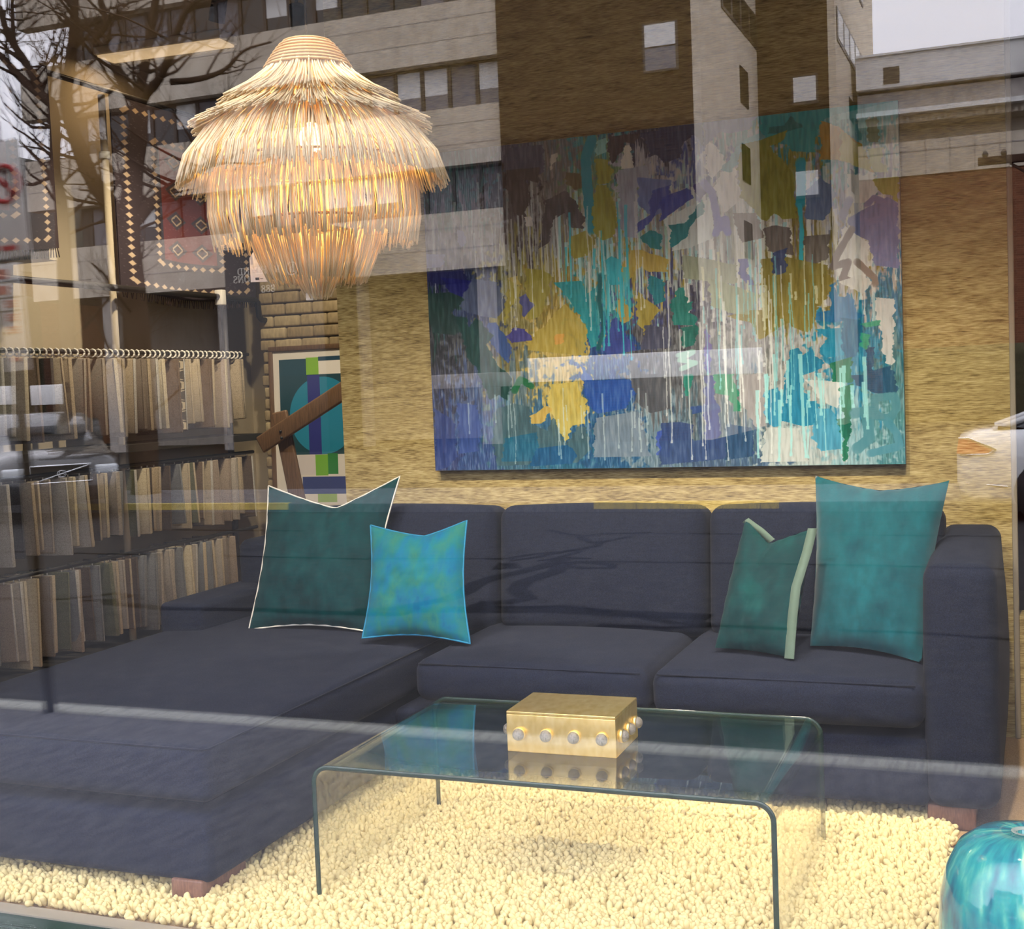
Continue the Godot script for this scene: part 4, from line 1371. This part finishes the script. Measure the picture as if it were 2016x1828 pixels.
func build_apartment_block():
	var t := thing("apartment_building", "concrete banded apartment block with brown brick tower across the street", "building", Vector3(-18, 0, 28.4))
	var o := t.position
	var x0 := -30.2
	var x1 := -13.35
	for y in [[4.90, 6.53], [7.83, 9.45], [10.77, 12.40], [13.70, 15.35], [16.65, 17.2]]:
		var band := obj("concrete_band", boxed(Vector3(x0, y[0], 28.4) - o, Vector3(x1, y[1], 28.9) - o), M.concrete, t)
		for f in [0.36, 0.72]:
			var yy := lerpf(y[0], y[1], f)
			obj("joint", boxed(Vector3(x0 + 0.02, yy, 28.392) - o, Vector3(x1 - 0.02, yy + 0.016, 28.41) - o), M.grey_concrete, band)
	obj("core_wall", boxed(Vector3(-28.5, 4.9, 28.95) - o, Vector3(x1, 17.1, 40) - o), M.frame_bronze, t)
	obj("corner_balcony", boxed(Vector3(x0, 4.9, 28.9) - o, Vector3(-28.5, 5.1, 36) - o), M.concrete, t)
	var pane_mesh := finish(boxed(Vector3(0.05, 0.06, 0.0), Vector3(0.80, 1.24, 0.02)))
	var blind_mesh := finish(boxed(Vector3(0.06, 0.5, -0.012), Vector3(0.79, 1.23, -0.002)))
	var drape_mesh := finish(boxed(Vector3(0.06, 0.07, -0.012), Vector3(0.79, 1.23, -0.002)))
	var fs := begin()
	box(fs, Vector3(0, 0, -0.06), Vector3(0.05, 1.3, 0.05))
	box(fs, Vector3(0.80, 0, -0.06), Vector3(0.85, 1.3, 0.05))
	box(fs, Vector3(0.05, 0, -0.06), Vector3(0.8, 0.06, 0.05))
	box(fs, Vector3(0.05, 1.24, -0.06), Vector3(0.8, 1.3, 0.05))
	var frame_mesh := finish(fs)
	for y in [6.53, 9.46, 12.40, 15.35]:
		for k in 17:
			var at := Vector3(-28.0 + k * 0.861, y, 28.85) - o
			var win := obj("window", frame_mesh, M.frame_bronze, t, at)
			obj("pane", pane_mesh, M.window_dark, win)
			var d := rng.randf()
			if y == 6.53 and k > 12:
				for s in 12:
					obj("blind_slat", boxed(Vector3(0.07 + s * 0.06, 0.07, -0.014), Vector3(0.105 + s * 0.06, 1.23, -0.004)), M.curtain_grey, win)
			elif y == 9.46 and k > 12:
				obj("blind", blind_mesh if k != 15 else drape_mesh, M.blind_white if k != 15 else M.curtain_grey, win)
				if k != 15:
					obj("curtain", boxed(Vector3(0.06, 0.07, -0.012), Vector3(0.79, 0.5, -0.002)), M.curtain_grey, win)
			elif d < 0.35:
				obj("blind", drape_mesh, M.curtain_grey, win)
			elif d < 0.6:
				obj("blind", blind_mesh, M.blind_white, win)
	# ground floor: columns and a dark set-back front
	obj("ground_floor_wall", boxed(Vector3(-31, -0.2, 33) - o, Vector3(x1, 4.9, 33.3) - o), M.grey_concrete, t)
	for k in 4:
		obj("column", boxed(Vector3(-27.6 + k * 4.4, -0.2, 28.6) - o, Vector3(-27.0 + k * 4.4, 4.9, 29.2) - o), M.grey_concrete, t)
	# the brick tower and its pale return walls
	obj("brick_tower", boxed(Vector3(-13.34, -0.2, 28.2) - o, Vector3(-7.85, 15, 36) - o), M.dark_brick, t)
	obj("return_wall", boxed(Vector3(-7.85, -0.2, 28.2) - o, Vector3(-7.63, 15, 36.3) - o), M.concrete, t)
	obj("second_tower", boxed(Vector3(-7.85, -0.2, 36.3) - o, Vector3(-5.4, 18.5, 48) - o), M.dark_brick, t)
	obj("return_wall", boxed(Vector3(-5.4, -0.2, 36.25) - o, Vector3(-5.17, 18.5, 48) - o), M.concrete, t)
	for y in [9.69]:
		var win := obj("window", boxed(Vector3(-9.17, y - 0.05, 28.15) - o, Vector3(-8.2, y + 1.24, 28.24) - o), M.frame_bronze, t)
		obj("pane", boxed(Vector3(-9.1, y, 28.13) - o, Vector3(-8.27, y + 0.57, 28.15) - o), M.curtain_grey, win)
		obj("pane", boxed(Vector3(-9.1, y + 0.62, 28.13) - o, Vector3(-8.27, y + 1.19, 28.15) - o), M.blind_white, win)
	for y in [10.08, 7.15]:
		var win := obj("window", boxed(Vector3(-6.56, y - 0.09, 36.2) - o, Vector3(-5.73, y + 0.83, 36.32) - o), M.frame_bronze, t)
		obj("pane", boxed(Vector3(-6.49, y, 36.18) - o, Vector3(-5.79, y + 0.76, 36.2) - o), M.blind_white, win)
	for y in [9.7, 7.4, 5.1]:
		obj("window", boxed(Vector3(-7.66, y, 33.4) - o, Vector3(-7.6, y + 1.1, 34.6) - o), M.window_dark, t)
	for y in [10.0, 7.6]:
		obj("window", boxed(Vector3(-5.2, y, 39.5) - o, Vector3(-5.15, y + 0.75, 40.6) - o), M.window_dark, t)
	for q in [[-7.63, 11.88, 31.0, 36.3, 4], [-5.17, 11.95, 36.6, 44.4, 5]]:
		for y in [q[1], q[1] + 2.94]:
			var strip := obj("window_strip", boxed(Vector3(q[0] - 0.05, y, q[2]) - o, Vector3(q[0] + 0.03, y + 1.05, q[3]) - o), M.frame_bronze, t)
			for k in q[4]:
				var z := lerpf(q[2], q[3], (k + 0.12) / q[4])
				obj("pane", boxed(Vector3(q[0], y + 0.1, z) - o, Vector3(q[0] + 0.045, y + 0.95, z + (q[3] - q[2]) / q[4] * 0.76) - o), M.blind_white if q[0] > -6 else M.window_dark, strip)
	# dark entrance bay with a lettered front
	var bay := obj("entrance_bay", boxed(Vector3(-21.4, -0.2, 26.4) - o, Vector3(-18.2, 5.75, 28.4) - o), M.window_dark, t)
	obj("bay_hood", boxed(Vector3(-20.8, 5.75, 26.4) - o, Vector3(-18.2, 6.3, 28.4) - o), M.window_dark, bay)
	var white := mat("sign_letter", c("d8d4c8"), 0.6)
	for q in [["R", -19.62, 5.1], ["HE", -20.15, 5.1], ["ND", -20.75, 5.1], ["ONS", -20.82, 4.88], ["888", -19.95, 4.56]]:
		obj("lettering", word_mesh(q[0], 0.2), white, bay, Vector3(q[1], q[2], 26.38) - o, Basis(Vector3.UP, PI))
	var ring := []
	for a in 33:
		ring.append(Vector3(-19.14 + 0.18 * cos(TAU * a / 32), 5.08 + 0.18 * sin(TAU * a / 32), 26.38) - o)
	obj("emblem_ring", tubed(ring, 0.014, 6), white, bay)
	obj("emblem_letter", word_mesh("h", 0.2), white, bay, Vector3(-19.14, 5.08, 26.38) - o, Basis(Vector3.UP, PI))


func build_parking_building():
	var t := thing("parking_building", "long low pale parking building with red brick base across the street", "building", Vector3(8, 0, 40.4))
	var o := t.position
	var x0 := -5.0
	var x1 := 34.0
	for q in [["brick_base", -0.2, 8.05, 40.4, "red_brick"], ["panel_wall", 8.05, 9.2, 40.35, "concrete"], ["recessed_band", 9.2, 9.83, 41.6, "concrete"], ["rib_backing", 9.83, 10.08, 40.45, "concrete"], ["ledge", 10.08, 10.24, 40.0, "white_concrete"], ["upper_wall", 10.24, 10.92, 40.5, "grey_concrete"], ["reveal_band", 10.92, 11.04, 41.4, "white_concrete"], ["fascia", 11.04, 12.1, 40.2, "white_concrete"], ["coping", 12.1, 12.17, 40.1, "white_concrete"]]:
		obj(q[0], boxed(Vector3(x0, q[1], q[3]) - o, Vector3(x1, q[2], 60) - o), M[q[4]], t)
	for k in 100:
		obj("rib", boxed(Vector3(-3.6 + k * 0.2, 9.83, 40.37) - o, Vector3(-3.5 + k * 0.2, 10.08, 40.45) - o), M.concrete, t)
	for k in 14:
		obj("joint", boxed(Vector3(-3.6 + k * 0.78, 8.05, 40.335) - o, Vector3(-3.57 + k * 0.78, 9.2, 40.36) - o), M.grey_concrete, t)
	obj("joint", boxed(Vector3(x0, 8.84, 40.335) - o, Vector3(x1, 8.88, 40.36) - o), M.grey_concrete, t)
	obj("vent", boxed(Vector3(-4.1, 11.15, 40.17) - o, Vector3(-3.58, 11.7, 40.3) - o), M.frame_bronze, t)


func build_sky_gaps_and_hedges():
	for q in [[-11.35, -5.53, 1.57, 2.17, "long white panel standing in for a bright sky gap in front of the brick tower"], [-14.0, -11.5, 1.5, 1.86, "narrow pale panel standing in for a dim sky gap beside the long white one"], [-26.95, -25.8, 1.5, 2.08, "short white panel standing in for a sky gap left of the tree trunks"], [-29.3, -27.47, 1.55, 2.1, "white panel standing in for a sky gap at the far left of the car park"]]:
		var t := thing("sky_gap_panel", q[4], "panel", Vector3((q[0] + q[1]) / 2, -0.14, 24.4))  # pale panel in place of bright sky showing through an opening
		var h: float = (q[1] - q[0]) / 2
		obj("board", rounded(Vector3(-h, q[2] + 0.14, -0.03), Vector3(h, q[3] + 0.14, 0.03), 0.01, 1), M.white_concrete if q[3] > 2.0 else M.grey_concrete, t)
		for s in [-0.8, 0.8]:
			obj("post", boxed(Vector3(h * s - 0.04, 0, 0.03), Vector3(h * s + 0.04, q[3], 0.1)), M.frame_bronze, t)
	var g2 := thing("hedge", "added tall dark hedge blocking the sky at the left end of the apartment block", "hedge", Vector3(-39, -0.14, 29.5))  # added to keep bright sky out of the mirrored gap here
	var st2 := begin()
	rbox(st2, Vector3(-16, 0, -0.8), Vector3(7.6, 5.4, 0.8), 0.4, 2, 40, Vector3(0, 0.2, 0.1))
	obj("foliage", st2, M.grass, g2)
	var g := thing("hedge", "long clipped hedge in front of the red brick wall", "hedge", Vector3(6, -0.14, 37))
	var st := begin()
	rbox(st, Vector3(-10, 0, -0.7), Vector3(20, 2.3, 0.7), 0.3, 2, 40, Vector3(0, 0.1, 0.1))
	obj("foliage", st, M.grass, g)


func build_house():
	var t := thing("gabled_house", "small brick house with a dark gable roof left of the apartment block", "house", Vector3(-38.5, -0.14, 31))
	obj("wall", boxed(Vector3(-5, 0, 0), Vector3(4.6, 6.6, 8)), M.red_brick, t)
	var st := begin()
	prism(st, [Vector2(-5.4, 6.5), Vector2(5.0, 6.5), Vector2(-0.2, 12.0)], -0.4, 8.4)
	obj("roof", st, mat("dark_shingle", c("3b3a30"), 0.9), t)
	obj("chimney", boxed(Vector3(1.2, 8, 2), Vector3(2.2, 13, 3)), M.dark_brick, t)
	for x in [-3.2, 1.4]:
		var w := obj("window", boxed(Vector3(x, 3.6, -0.04), Vector3(x + 1.4, 5.4, 0.02)), M.blind_white, t)
		obj("pane", boxed(Vector3(x + 0.08, 3.68, -0.05), Vector3(x + 1.32, 5.3, -0.03)), M.window_dark, w)


# ---------------------------------------------------------------- trees

func twig(st: SurfaceTool, from: Vector3, dir: Vector3, length: float, rad: float, depth: int):
	var pts := [from]
	var rads := [rad]
	var d := dir
	for i in 4:
		d = (d + Vector3(rng.randf_range(-0.35, 0.35), rng.randf_range(-0.2, 0.4), rng.randf_range(-0.35, 0.35))).normalized()
		pts.append(pts[-1] + d * length / 4)
		rads.append(rad * (1.0 - 0.16 * (i + 1)))
	tube(st, pts, rads, 5 if rad > 0.015 else 3, false)
	if depth > 0:
		for i in [1, 2, 3, 4]:
			if rng.randf() < 0.85:
				var s := (d + Vector3(rng.randf_range(-1, 1), rng.randf_range(-0.3, 0.7), rng.randf_range(-1, 1))).normalized()
				twig(st, pts[i], s, length * rng.randf_range(0.45, 0.75), rads[i] * 0.55, depth - 1)


func tree(label: String, z: float, limbs: Array):   # limbs: radius at the foot and at the tip, then points (x, y); each limb wanders in depth
	var t := thing("bare_tree", label, "tree", Vector3(limbs[0][2], -0.14, z))
	var o := t.position
	var wood := begin()
	var fine := begin()
	for li in limbs.size():
		var l: Array = limbs[li]
		var pts := []
		var n := (l.size() - 2) / 2
		var drift := rng.randf_range(-0.35, 0.35) if li > 1 else 0.0
		for i in n:
			pts.append(Vector3(l[2 + i * 2], l[3 + i * 2], z + drift * i * 0.5) - o)
		var smooth := []
		for i in n - 1:
			var a: Vector3 = pts[maxi(i - 1, 0)]
			var b: Vector3 = pts[mini(i + 2, n - 1)]
			for k in 4:
				smooth.append(pts[i].cubic_interpolate(pts[i + 1], a, b, k / 4.0))
		smooth.append(pts[-1])
		var rads := []
		for i in smooth.size():
			rads.append(lerpf(l[0], l[1], float(i) / (smooth.size() - 1)) * rng.randf_range(0.92, 1.08))
		tube(wood, smooth, rads, 9)
		for i in range(4, smooth.size()):
			if rng.randf() < (0.75 if smooth[i].y > 4.5 else 0.25):
				var out := Vector3(rng.randf_range(-1, 1), rng.randf_range(0.0, 0.9), rng.randf_range(-1, 1)).normalized()
				twig(fine, smooth[i], out, rng.randf_range(0.7, 1.7), minf(rads[i] * 0.4, 0.035), 3)
	obj("trunk", wood, M.bark, t)
	obj("twigs", fine, M.bark, t).set_meta("kind", "stuff")


func build_trees():
	tree("bare street tree with three rising limbs in front of the banded block", 12.9, [
		[0.27, 0.14, -14.23, -0.2, -14.23, 1.2, -14.23, 2.36, -14.24, 3.15, -14.27, 4.35, -14.12, 5.28, -13.94, 6.21, -13.94, 6.63],
		[0.2, 0.05, -14.23, 2.5, -14.21, 2.91, -14.45, 3.88, -14.62, 4.85, -14.89, 5.24, -15.15, 5.74, -15.44, 6.71, -15.33, 7.32, -15.2, 7.9, -15.14, 8.39, -15.13, 8.83, -15.0, 10.5],
		[0.10, 0.04, -13.94, 6.55, -14.25, 7.04, -14.35, 7.36, -14.65, 7.7, -14.39, 7.95, -14.47, 8.52, -14.4, 10.0],
		[0.11, 0.04, -13.94, 6.55, -13.85, 6.99, -13.8, 7.27, -13.56, 8.25, -13.48, 8.7, -13.3, 10.2],
		[0.10, 0.02, -13.91, 6.52, -13.62, 6.68, -13.24, 6.85, -12.94, 7.09, -12.58, 7.54, -12.26, 7.77, -11.88, 7.81, -11.48, 7.82],
		[0.06, 0.015, -13.24, 6.85, -12.76, 6.86, -12.31, 6.98, -11.97, 7.28, -11.51, 7.38],
		[0.12, 0.03, -14.22, 4.5, -13.88, 4.91, -13.58, 5.16, -13.13, 5.42, -12.9, 5.63, -12.78, 6.08, -12.57, 6.38]])
	tree("bare forked tree at the far left, nearer than the banded block", 11.9, [
		[0.14, 0.05, -14.9, -0.2, -14.87, 1.5, -14.85, 3.61, -14.84, 4.81, -14.92, 5.34, -14.87, 6.37, -15.1, 6.67, -15.36, 7.16, -15.73, 7.73, -15.87, 8.21],
		[0.08, 0.04, -14.89, 6.46, -15.52, 6.99, -15.93, 7.42, -16.36, 7.7],
		[0.05, 0.03, -15.36, 7.16, -15.48, 7.52, -15.38, 7.98, -15.24, 8.24, -15.16, 8.56],
		[0.05, 0.02, -14.95, 5.12, -15.2, 5.48, -15.53, 5.75, -15.87, 6.02],
		[0.04, 0.02, -14.92, 5.34, -15.37, 5.2, -15.74, 5.31]])


# ---------------------------------------------------------------- cars

func loft(st: SurfaceTool, stations: Array):   # stations: rings of equally many points, along the car
	for i in stations.size() - 1:
		var a: Array = stations[i]
		var b: Array = stations[i + 1]
		for k in a.size():
			var j := (k + 1) % a.size()
			quad(st, a[k], a[j], b[j], b[k])
	for e in [0, stations.size() - 1]:
		var r: Array = stations[e]
		for k in range(1, r.size() - 1):
			if e == 0:
				tri(st, r[0], r[k + 1], r[k])
			else:
				tri(st, r[0], r[k], r[k + 1])


func body_ring(x: float, low: float, belt: float, top: float, w: float, wt: float) -> Array:   # a section across the car, round the belt line and flat below
	var l := []
	for p in [[w * 0.93, low], [w, low + 0.08], [w, lerpf(low, belt, 0.55)], [w * 0.985, belt], [lerpf(w, wt, 0.5), lerpf(belt, top, 0.55)], [wt, top - 0.03], [wt * 0.88, top]]:
		l.append(Vector3(x, p[1], p[0]))
	for i in range(6, -1, -1):
		l.append(Vector3(x, l[i].y, -l[i].z))
	return l


func wheel(t: Node3D, at: Vector3, r: float):
	var turn := Basis(Vector3.RIGHT, -PI / 2 if at.z < 0 else PI / 2)
	var ty := begin()
	lathe(ty, [Vector2(r * 0.68, -0.1), Vector2(r * 0.95, -0.1), Vector2(r, -0.07), Vector2(r, 0.07), Vector2(r * 0.95, 0.1), Vector2(r * 0.68, 0.1), Vector2(r * 0.66, 0.05)], 32)
	var w := obj("wheel", ty, M.tyre, t, at, turn)
	var rm := begin()
	lathe(rm, [Vector2(r * 0.6, 0.05), Vector2(r * 0.66, 0.085), Vector2(r * 0.68, 0.1), Vector2(r * 0.72, 0.1)], 32)
	lathe(rm, [Vector2(r * 0.15, 0.06), Vector2(r * 0.13, 0.085), Vector2(0, 0.09)], 16)
	for k in 10:
		var a := TAU * k / 10
		tube(rm, [Vector3(cos(a), 0, sin(a)) * r * 0.12 + Vector3(0, 0.07, 0), Vector3(cos(a), 0, sin(a)) * r * 0.64 + Vector3(0, 0.08, 0)], 0.014, 6)
	obj("rim", rm, M.alloy, w)
	var hub := begin()
	lathe(hub, [Vector2(r * 0.66, 0.0), Vector2(0, 0.0)], 24)
	obj("brake_disc", hub, M.black_iron, w)


func build_cars():
	mat("tyre", c("17181a"), 0.8)
	mat("alloy", c("c4c6c8"), 0.3, 0.8)
	var silver := mat("silver_paint", c("cfd1d2"), 0.3, 0.05)
	silver.clearcoat_enabled = true
	silver.clearcoat = 1.0
	silver.clearcoat_roughness = 0.05
	var black := mat("black_paint", c("23262b"), 0.25, 0.2)
	black.clearcoat_enabled = true
	black.clearcoat = 1.0
	black.clearcoat_roughness = 0.05
	var glass := mat("car_glass", c("1b2124"), 0.05)
	var red := mat("tail_red", c("c01c1c"), 0.15)
	var lens := mat("lamp_clear", c("c9ced2"), 0.1)
	mat("chrome", c("dadcde"), 0.15, 1.0)
	# silver saloon, its tail towards the left
	var t := thing("silver_car", "silver saloon car parked across the street, tail and rear wheel showing", "car", Vector3(1.72, -0.25, 10.75))
	var st := begin()
	var rings := []
	for q in [[-2.40, 0.42, 0.78, 0.86, 0.70, 0.62], [-2.36, 0.28, 0.80, 0.98, 0.80, 0.68], [-2.2, 0.22, 0.86, 1.03, 0.88, 0.72], [-1.75, 0.2, 0.88, 1.06, 0.91, 0.74], [-1.2, 0.2, 0.88, 1.08, 0.92, 0.76], [0.3, 0.2, 0.86, 1.0, 0.92, 0.78], [1.1, 0.2, 0.82, 0.96, 0.91, 0.76], [1.9, 0.2, 0.76, 0.88, 0.88, 0.72], [2.25, 0.24, 0.68, 0.78, 0.8, 0.62], [2.38, 0.34, 0.58, 0.64, 0.66, 0.5]]:
		rings.append(body_ring(q[0], q[1], q[2], q[3], q[4], q[5]))
	loft(st, rings)
	obj("body", st, silver, t)
	var cab := begin()
	rings = []
	for q in [[-1.95, 1.0, 1.02, 1.04, 0.70, 0.62], [-1.5, 0.95, 1.1, 1.22, 0.76, 0.6], [-0.9, 0.95, 1.15, 1.40, 0.78, 0.58], [-0.1, 0.95, 1.15, 1.45, 0.79, 0.58], [0.5, 0.95, 1.12, 1.36, 0.78, 0.58], [1.25, 0.9, 0.95, 0.97, 0.74, 0.62]]:
		rings.append(body_ring(q[0], q[1], q[2], q[3], q[4], q[5]))
	loft(cab, rings)
	obj("windows", cab, glass, t)
	var rf := begin()
	for s in [-1.0, 1.0]:
		tube(rf, [Vector3(-2.0, 1.03, s * 0.66), Vector3(-1.5, 1.21, s * 0.61), Vector3(-0.9, 1.39, s * 0.575), Vector3(-0.1, 1.44, s * 0.575), Vector3(0.5, 1.36, s * 0.575), Vector3(1.25, 0.97, s * 0.63)], 0.04, 8)
		tube(rf, [Vector3(-0.45, 0.95, s * 0.80), Vector3(-0.4, 1.15, s * 0.76), Vector3(-0.42, 1.42, s * 0.58)], 0.035, 6)
	rbox(rf, Vector3(-1.0, 1.40, -0.57), Vector3(0.35, 1.465, 0.57), 0.03, 2, 4, Vector3(0, 0.02, 0))
	obj("roof", rf, silver, t)
	for s in [-1.0, 1.0]:
		var lamp := begin()
		prism(lamp, [Vector2(-2.395, 0.78), Vector2(-2.37, 0.94), Vector2(-2.28, 0.95), Vector2(-2.0, 0.82), Vector2(-2.06, 0.78)], minf(s * 0.72, s * 0.885), maxf(s * 0.72, s * 0.885))
		obj("tail_lamp", lamp, red, t)
		obj("lamp_trim", tubed([Vector3(-2.37, 0.955, s * 0.87), Vector3(-2.26, 0.955, s * 0.89), Vector3(-1.97, 0.815, s * 0.905), Vector3(-2.06, 0.77, s * 0.905), Vector3(-2.37, 0.765, s * 0.86)], 0.012, 6), M.chrome, t)
		obj("bumper_strip", tubed([Vector3(-2.3, 0.44, s * 0.83), Vector3(-1.85, 0.40, s * 0.93)], 0.012, 6), M.chrome, t)
		for x in [-1.42, 1.42]:
			var well := begin()
			lathe(well, [Vector2(0, 0.0), Vector2(0.37, 0.0), Vector2(0.37, 0.012), Vector2(0.0, 0.012)], 32)
			obj("wheel_arch", well, M.tyre, t, Vector3(x, 0.33, s * 0.915), Basis(Vector3.RIGHT, s * PI / 2))
			wheel(t, Vector3(x, 0.31, s * 0.86), 0.31)
	# dark estate facing the shop
	var d := thing("dark_car", "dark estate car at the far left, grille and headlamp facing the shop", "car", Vector3(-14.9, -0.25, 11.2), 0.75)
	var bd := begin()
	rings = []
	for q in [[-2.3, 0.4, 0.95, 1.3, 0.85, 0.66], [-2.2, 0.3, 1.0, 1.5, 0.92, 0.68], [-1.2, 0.28, 1.02, 1.62, 0.95, 0.68], [0.2, 0.28, 1.0, 1.6, 0.95, 0.66], [0.55, 0.28, 1.0, 1.35, 0.95, 0.68], [1.05, 0.28, 0.98, 1.08, 0.94, 0.78], [1.8, 0.28, 0.92, 1.02, 0.92, 0.76], [2.2, 0.3, 0.82, 0.94, 0.86, 0.7], [2.32, 0.4, 0.74, 0.8, 0.8, 0.62]]:
		rings.append(body_ring(q[0], q[1], q[2], q[3], q[4], q[5]))
	loft(bd, rings)
	obj("body", bd, black, d)
	for s in [-1.0, 1.0]:
		var gl := begin()
		prism(gl, [Vector2(-2.1, 1.08), Vector2(0.75, 1.05), Vector2(0.15, 1.5), Vector2(-1.9, 1.5)], minf(s * 0.6, s * 0.86), maxf(s * 0.6, s * 0.86))
		obj("side_windows", gl, glass, d)
		obj("headlamp", rounded(Vector3(2.12, 0.68, s * 0.65 - 0.17), Vector3(2.33, 0.83, s * 0.65 + 0.17), 0.04, 2), lens, d)
		for x in [-1.4, 1.4]:
			wheel(d, Vector3(x, 0.34, s * 0.88), 0.34)
	obj("windscreen", rounded(Vector3(0.45, 1.1, -0.6), Vector3(0.72, 1.42, 0.6), 0.05, 1), glass, d)
	var gr := obj("grille", boxed(Vector3(2.3, 0.6, -0.4), Vector3(2.36, 0.84, 0.4)), M.tyre, d)
	obj("grille_frame", tubed([Vector3(2.37, 0.6, -0.42), Vector3(2.37, 0.85, -0.42), Vector3(2.37, 0.85, 0.42), Vector3(2.37, 0.6, 0.42), Vector3(2.37, 0.6, -0.42)], 0.016, 6), M.chrome, gr)
	obj("grille_bar", tubed([Vector3(2.375, 0.61, -0.4), Vector3(2.375, 0.84, 0.4)], 0.014, 6), M.chrome, gr)
	var badge := []
	for a in 17:
		badge.append(Vector3(2.385, 0.725 + 0.05 * sin(TAU * a / 16), 0.05 * cos(TAU * a / 16)))
	obj("badge", tubed(badge, 0.01, 6), M.chrome, gr)


# ---------------------------------------------------------------- sign post and utility pole

func build_sign_post():
	var t := thing("sign_post", "tall pavement sign post with two white and red parking signs", "sign post", Vector3(-4.79, -0.12, -0.27))
	obj("post", tubed([Vector3(0, 0, 0), Vector3(0, 3.1, 0)], 0.03, 10), M.black_iron, t)
	var white := mat("sign_white", c("dcdcdc"), 0.5)
	var red := mat("sign_red", c("b3262a"), 0.5)
	var pink := mat("sign_faded_red", c("cf8a80"), 0.6)
	var ink := mat("sign_black", c("26262a"), 0.6)
	var back := Basis(Vector3.UP, PI)
	# upper sign: a barred P in a red ring
	var a := obj("upper_sign", rounded(Vector3(-0.04, 2.38, -0.045), Vector3(0.20, 2.98, -0.035), 0.004, 1), white, t)
	var ring := []
	for k in 33:
		ring.append(Vector3(0.08 + 0.092 * cos(TAU * k / 32), 2.76 + 0.092 * sin(TAU * k / 32), -0.046))
	obj("ring", tubed(ring, 0.012, 6), red, a)
	obj("bar", tubed([Vector3(0.02, 2.82, -0.046), Vector3(0.14, 2.70, -0.046)], 0.010, 6), red, a)
	obj("letter", word_mesh("P", 0.14, 0.004, "Droid Sans"), ink, a, Vector3(0.08, 2.76, -0.048), back)
	obj("arrow", boxed(Vector3(0.02, 2.42, -0.048), Vector3(0.12, 2.445, -0.044)), red, a)
	# lower sign: faded lines of print
	var b := obj("lower_sign", rounded(Vector3(-0.035, 1.80, -0.045), Vector3(0.125, 2.355, -0.035), 0.004, 1), white, t)
	for q in [[2.28, 0.05, -0.03, 0.04], [2.20, 0.045, -0.03, 0.035], [1.85, 0.022, 0.02, 0.075]]:
		obj("red_block", boxed(Vector3(q[2], q[0], -0.048), Vector3(q[3], q[0] + q[1], -0.044)), pink, b)
	for y in [2.13, 2.06, 1.995]:
		for s in 3:
			obj("print_line", boxed(Vector3(0.01, y + s * 0.014, -0.048), Vector3(0.085 - 0.008 * (s % 2), y + s * 0.014 + 0.008, -0.044)), pink, b)
	for y in [2.262, 2.18, 2.11, 1.91]:
		obj("print_line", boxed(Vector3(-0.025, y, -0.048), Vector3(0.115, y + 0.004, -0.044)), ink, b)
	for y in [2.0, 2.6, 2.9]:
		obj("bolt", tubed([Vector3(0.0, y, -0.028), Vector3(0.0, y, -0.052)], 0.008, 8), M.black_iron, t)
	t.rotation.z = 0.045


func build_utility_pole():
	var t := thing("utility_pole", "wooden utility pole with a crossarm standing right of the silver car", "utility pole", Vector3(0.35, -0.14, 14.4))
	obj("pole", tubed([Vector3(0, 0, 0), Vector3(0, 5.3, 0)], [0.15, 0.11], 12), M.bark, t)
	obj("crossarm", rounded(Vector3(-0.85, 4.52, -0.2), Vector3(0.9, 4.63, -0.1), 0.01, 1), M.bark, t)
	for s in [-1.0, 1.0]:
		obj("brace", tubed([Vector3(s * 0.42, 4.52, -0.15), Vector3(0, 4.2, -0.12)], 0.02, 6), M.bark, t)
		for x in [0.5, 0.75]:
			var st := begin()
			lathe(st, [Vector2(0.0, 0.0), Vector2(0.03, 0.0), Vector2(0.045, 0.04), Vector2(0.03, 0.08), Vector2(0.0, 0.1)], 12)
			obj("insulator", st, M.frame_bronze, t, Vector3(s * x, 4.63, -0.15))
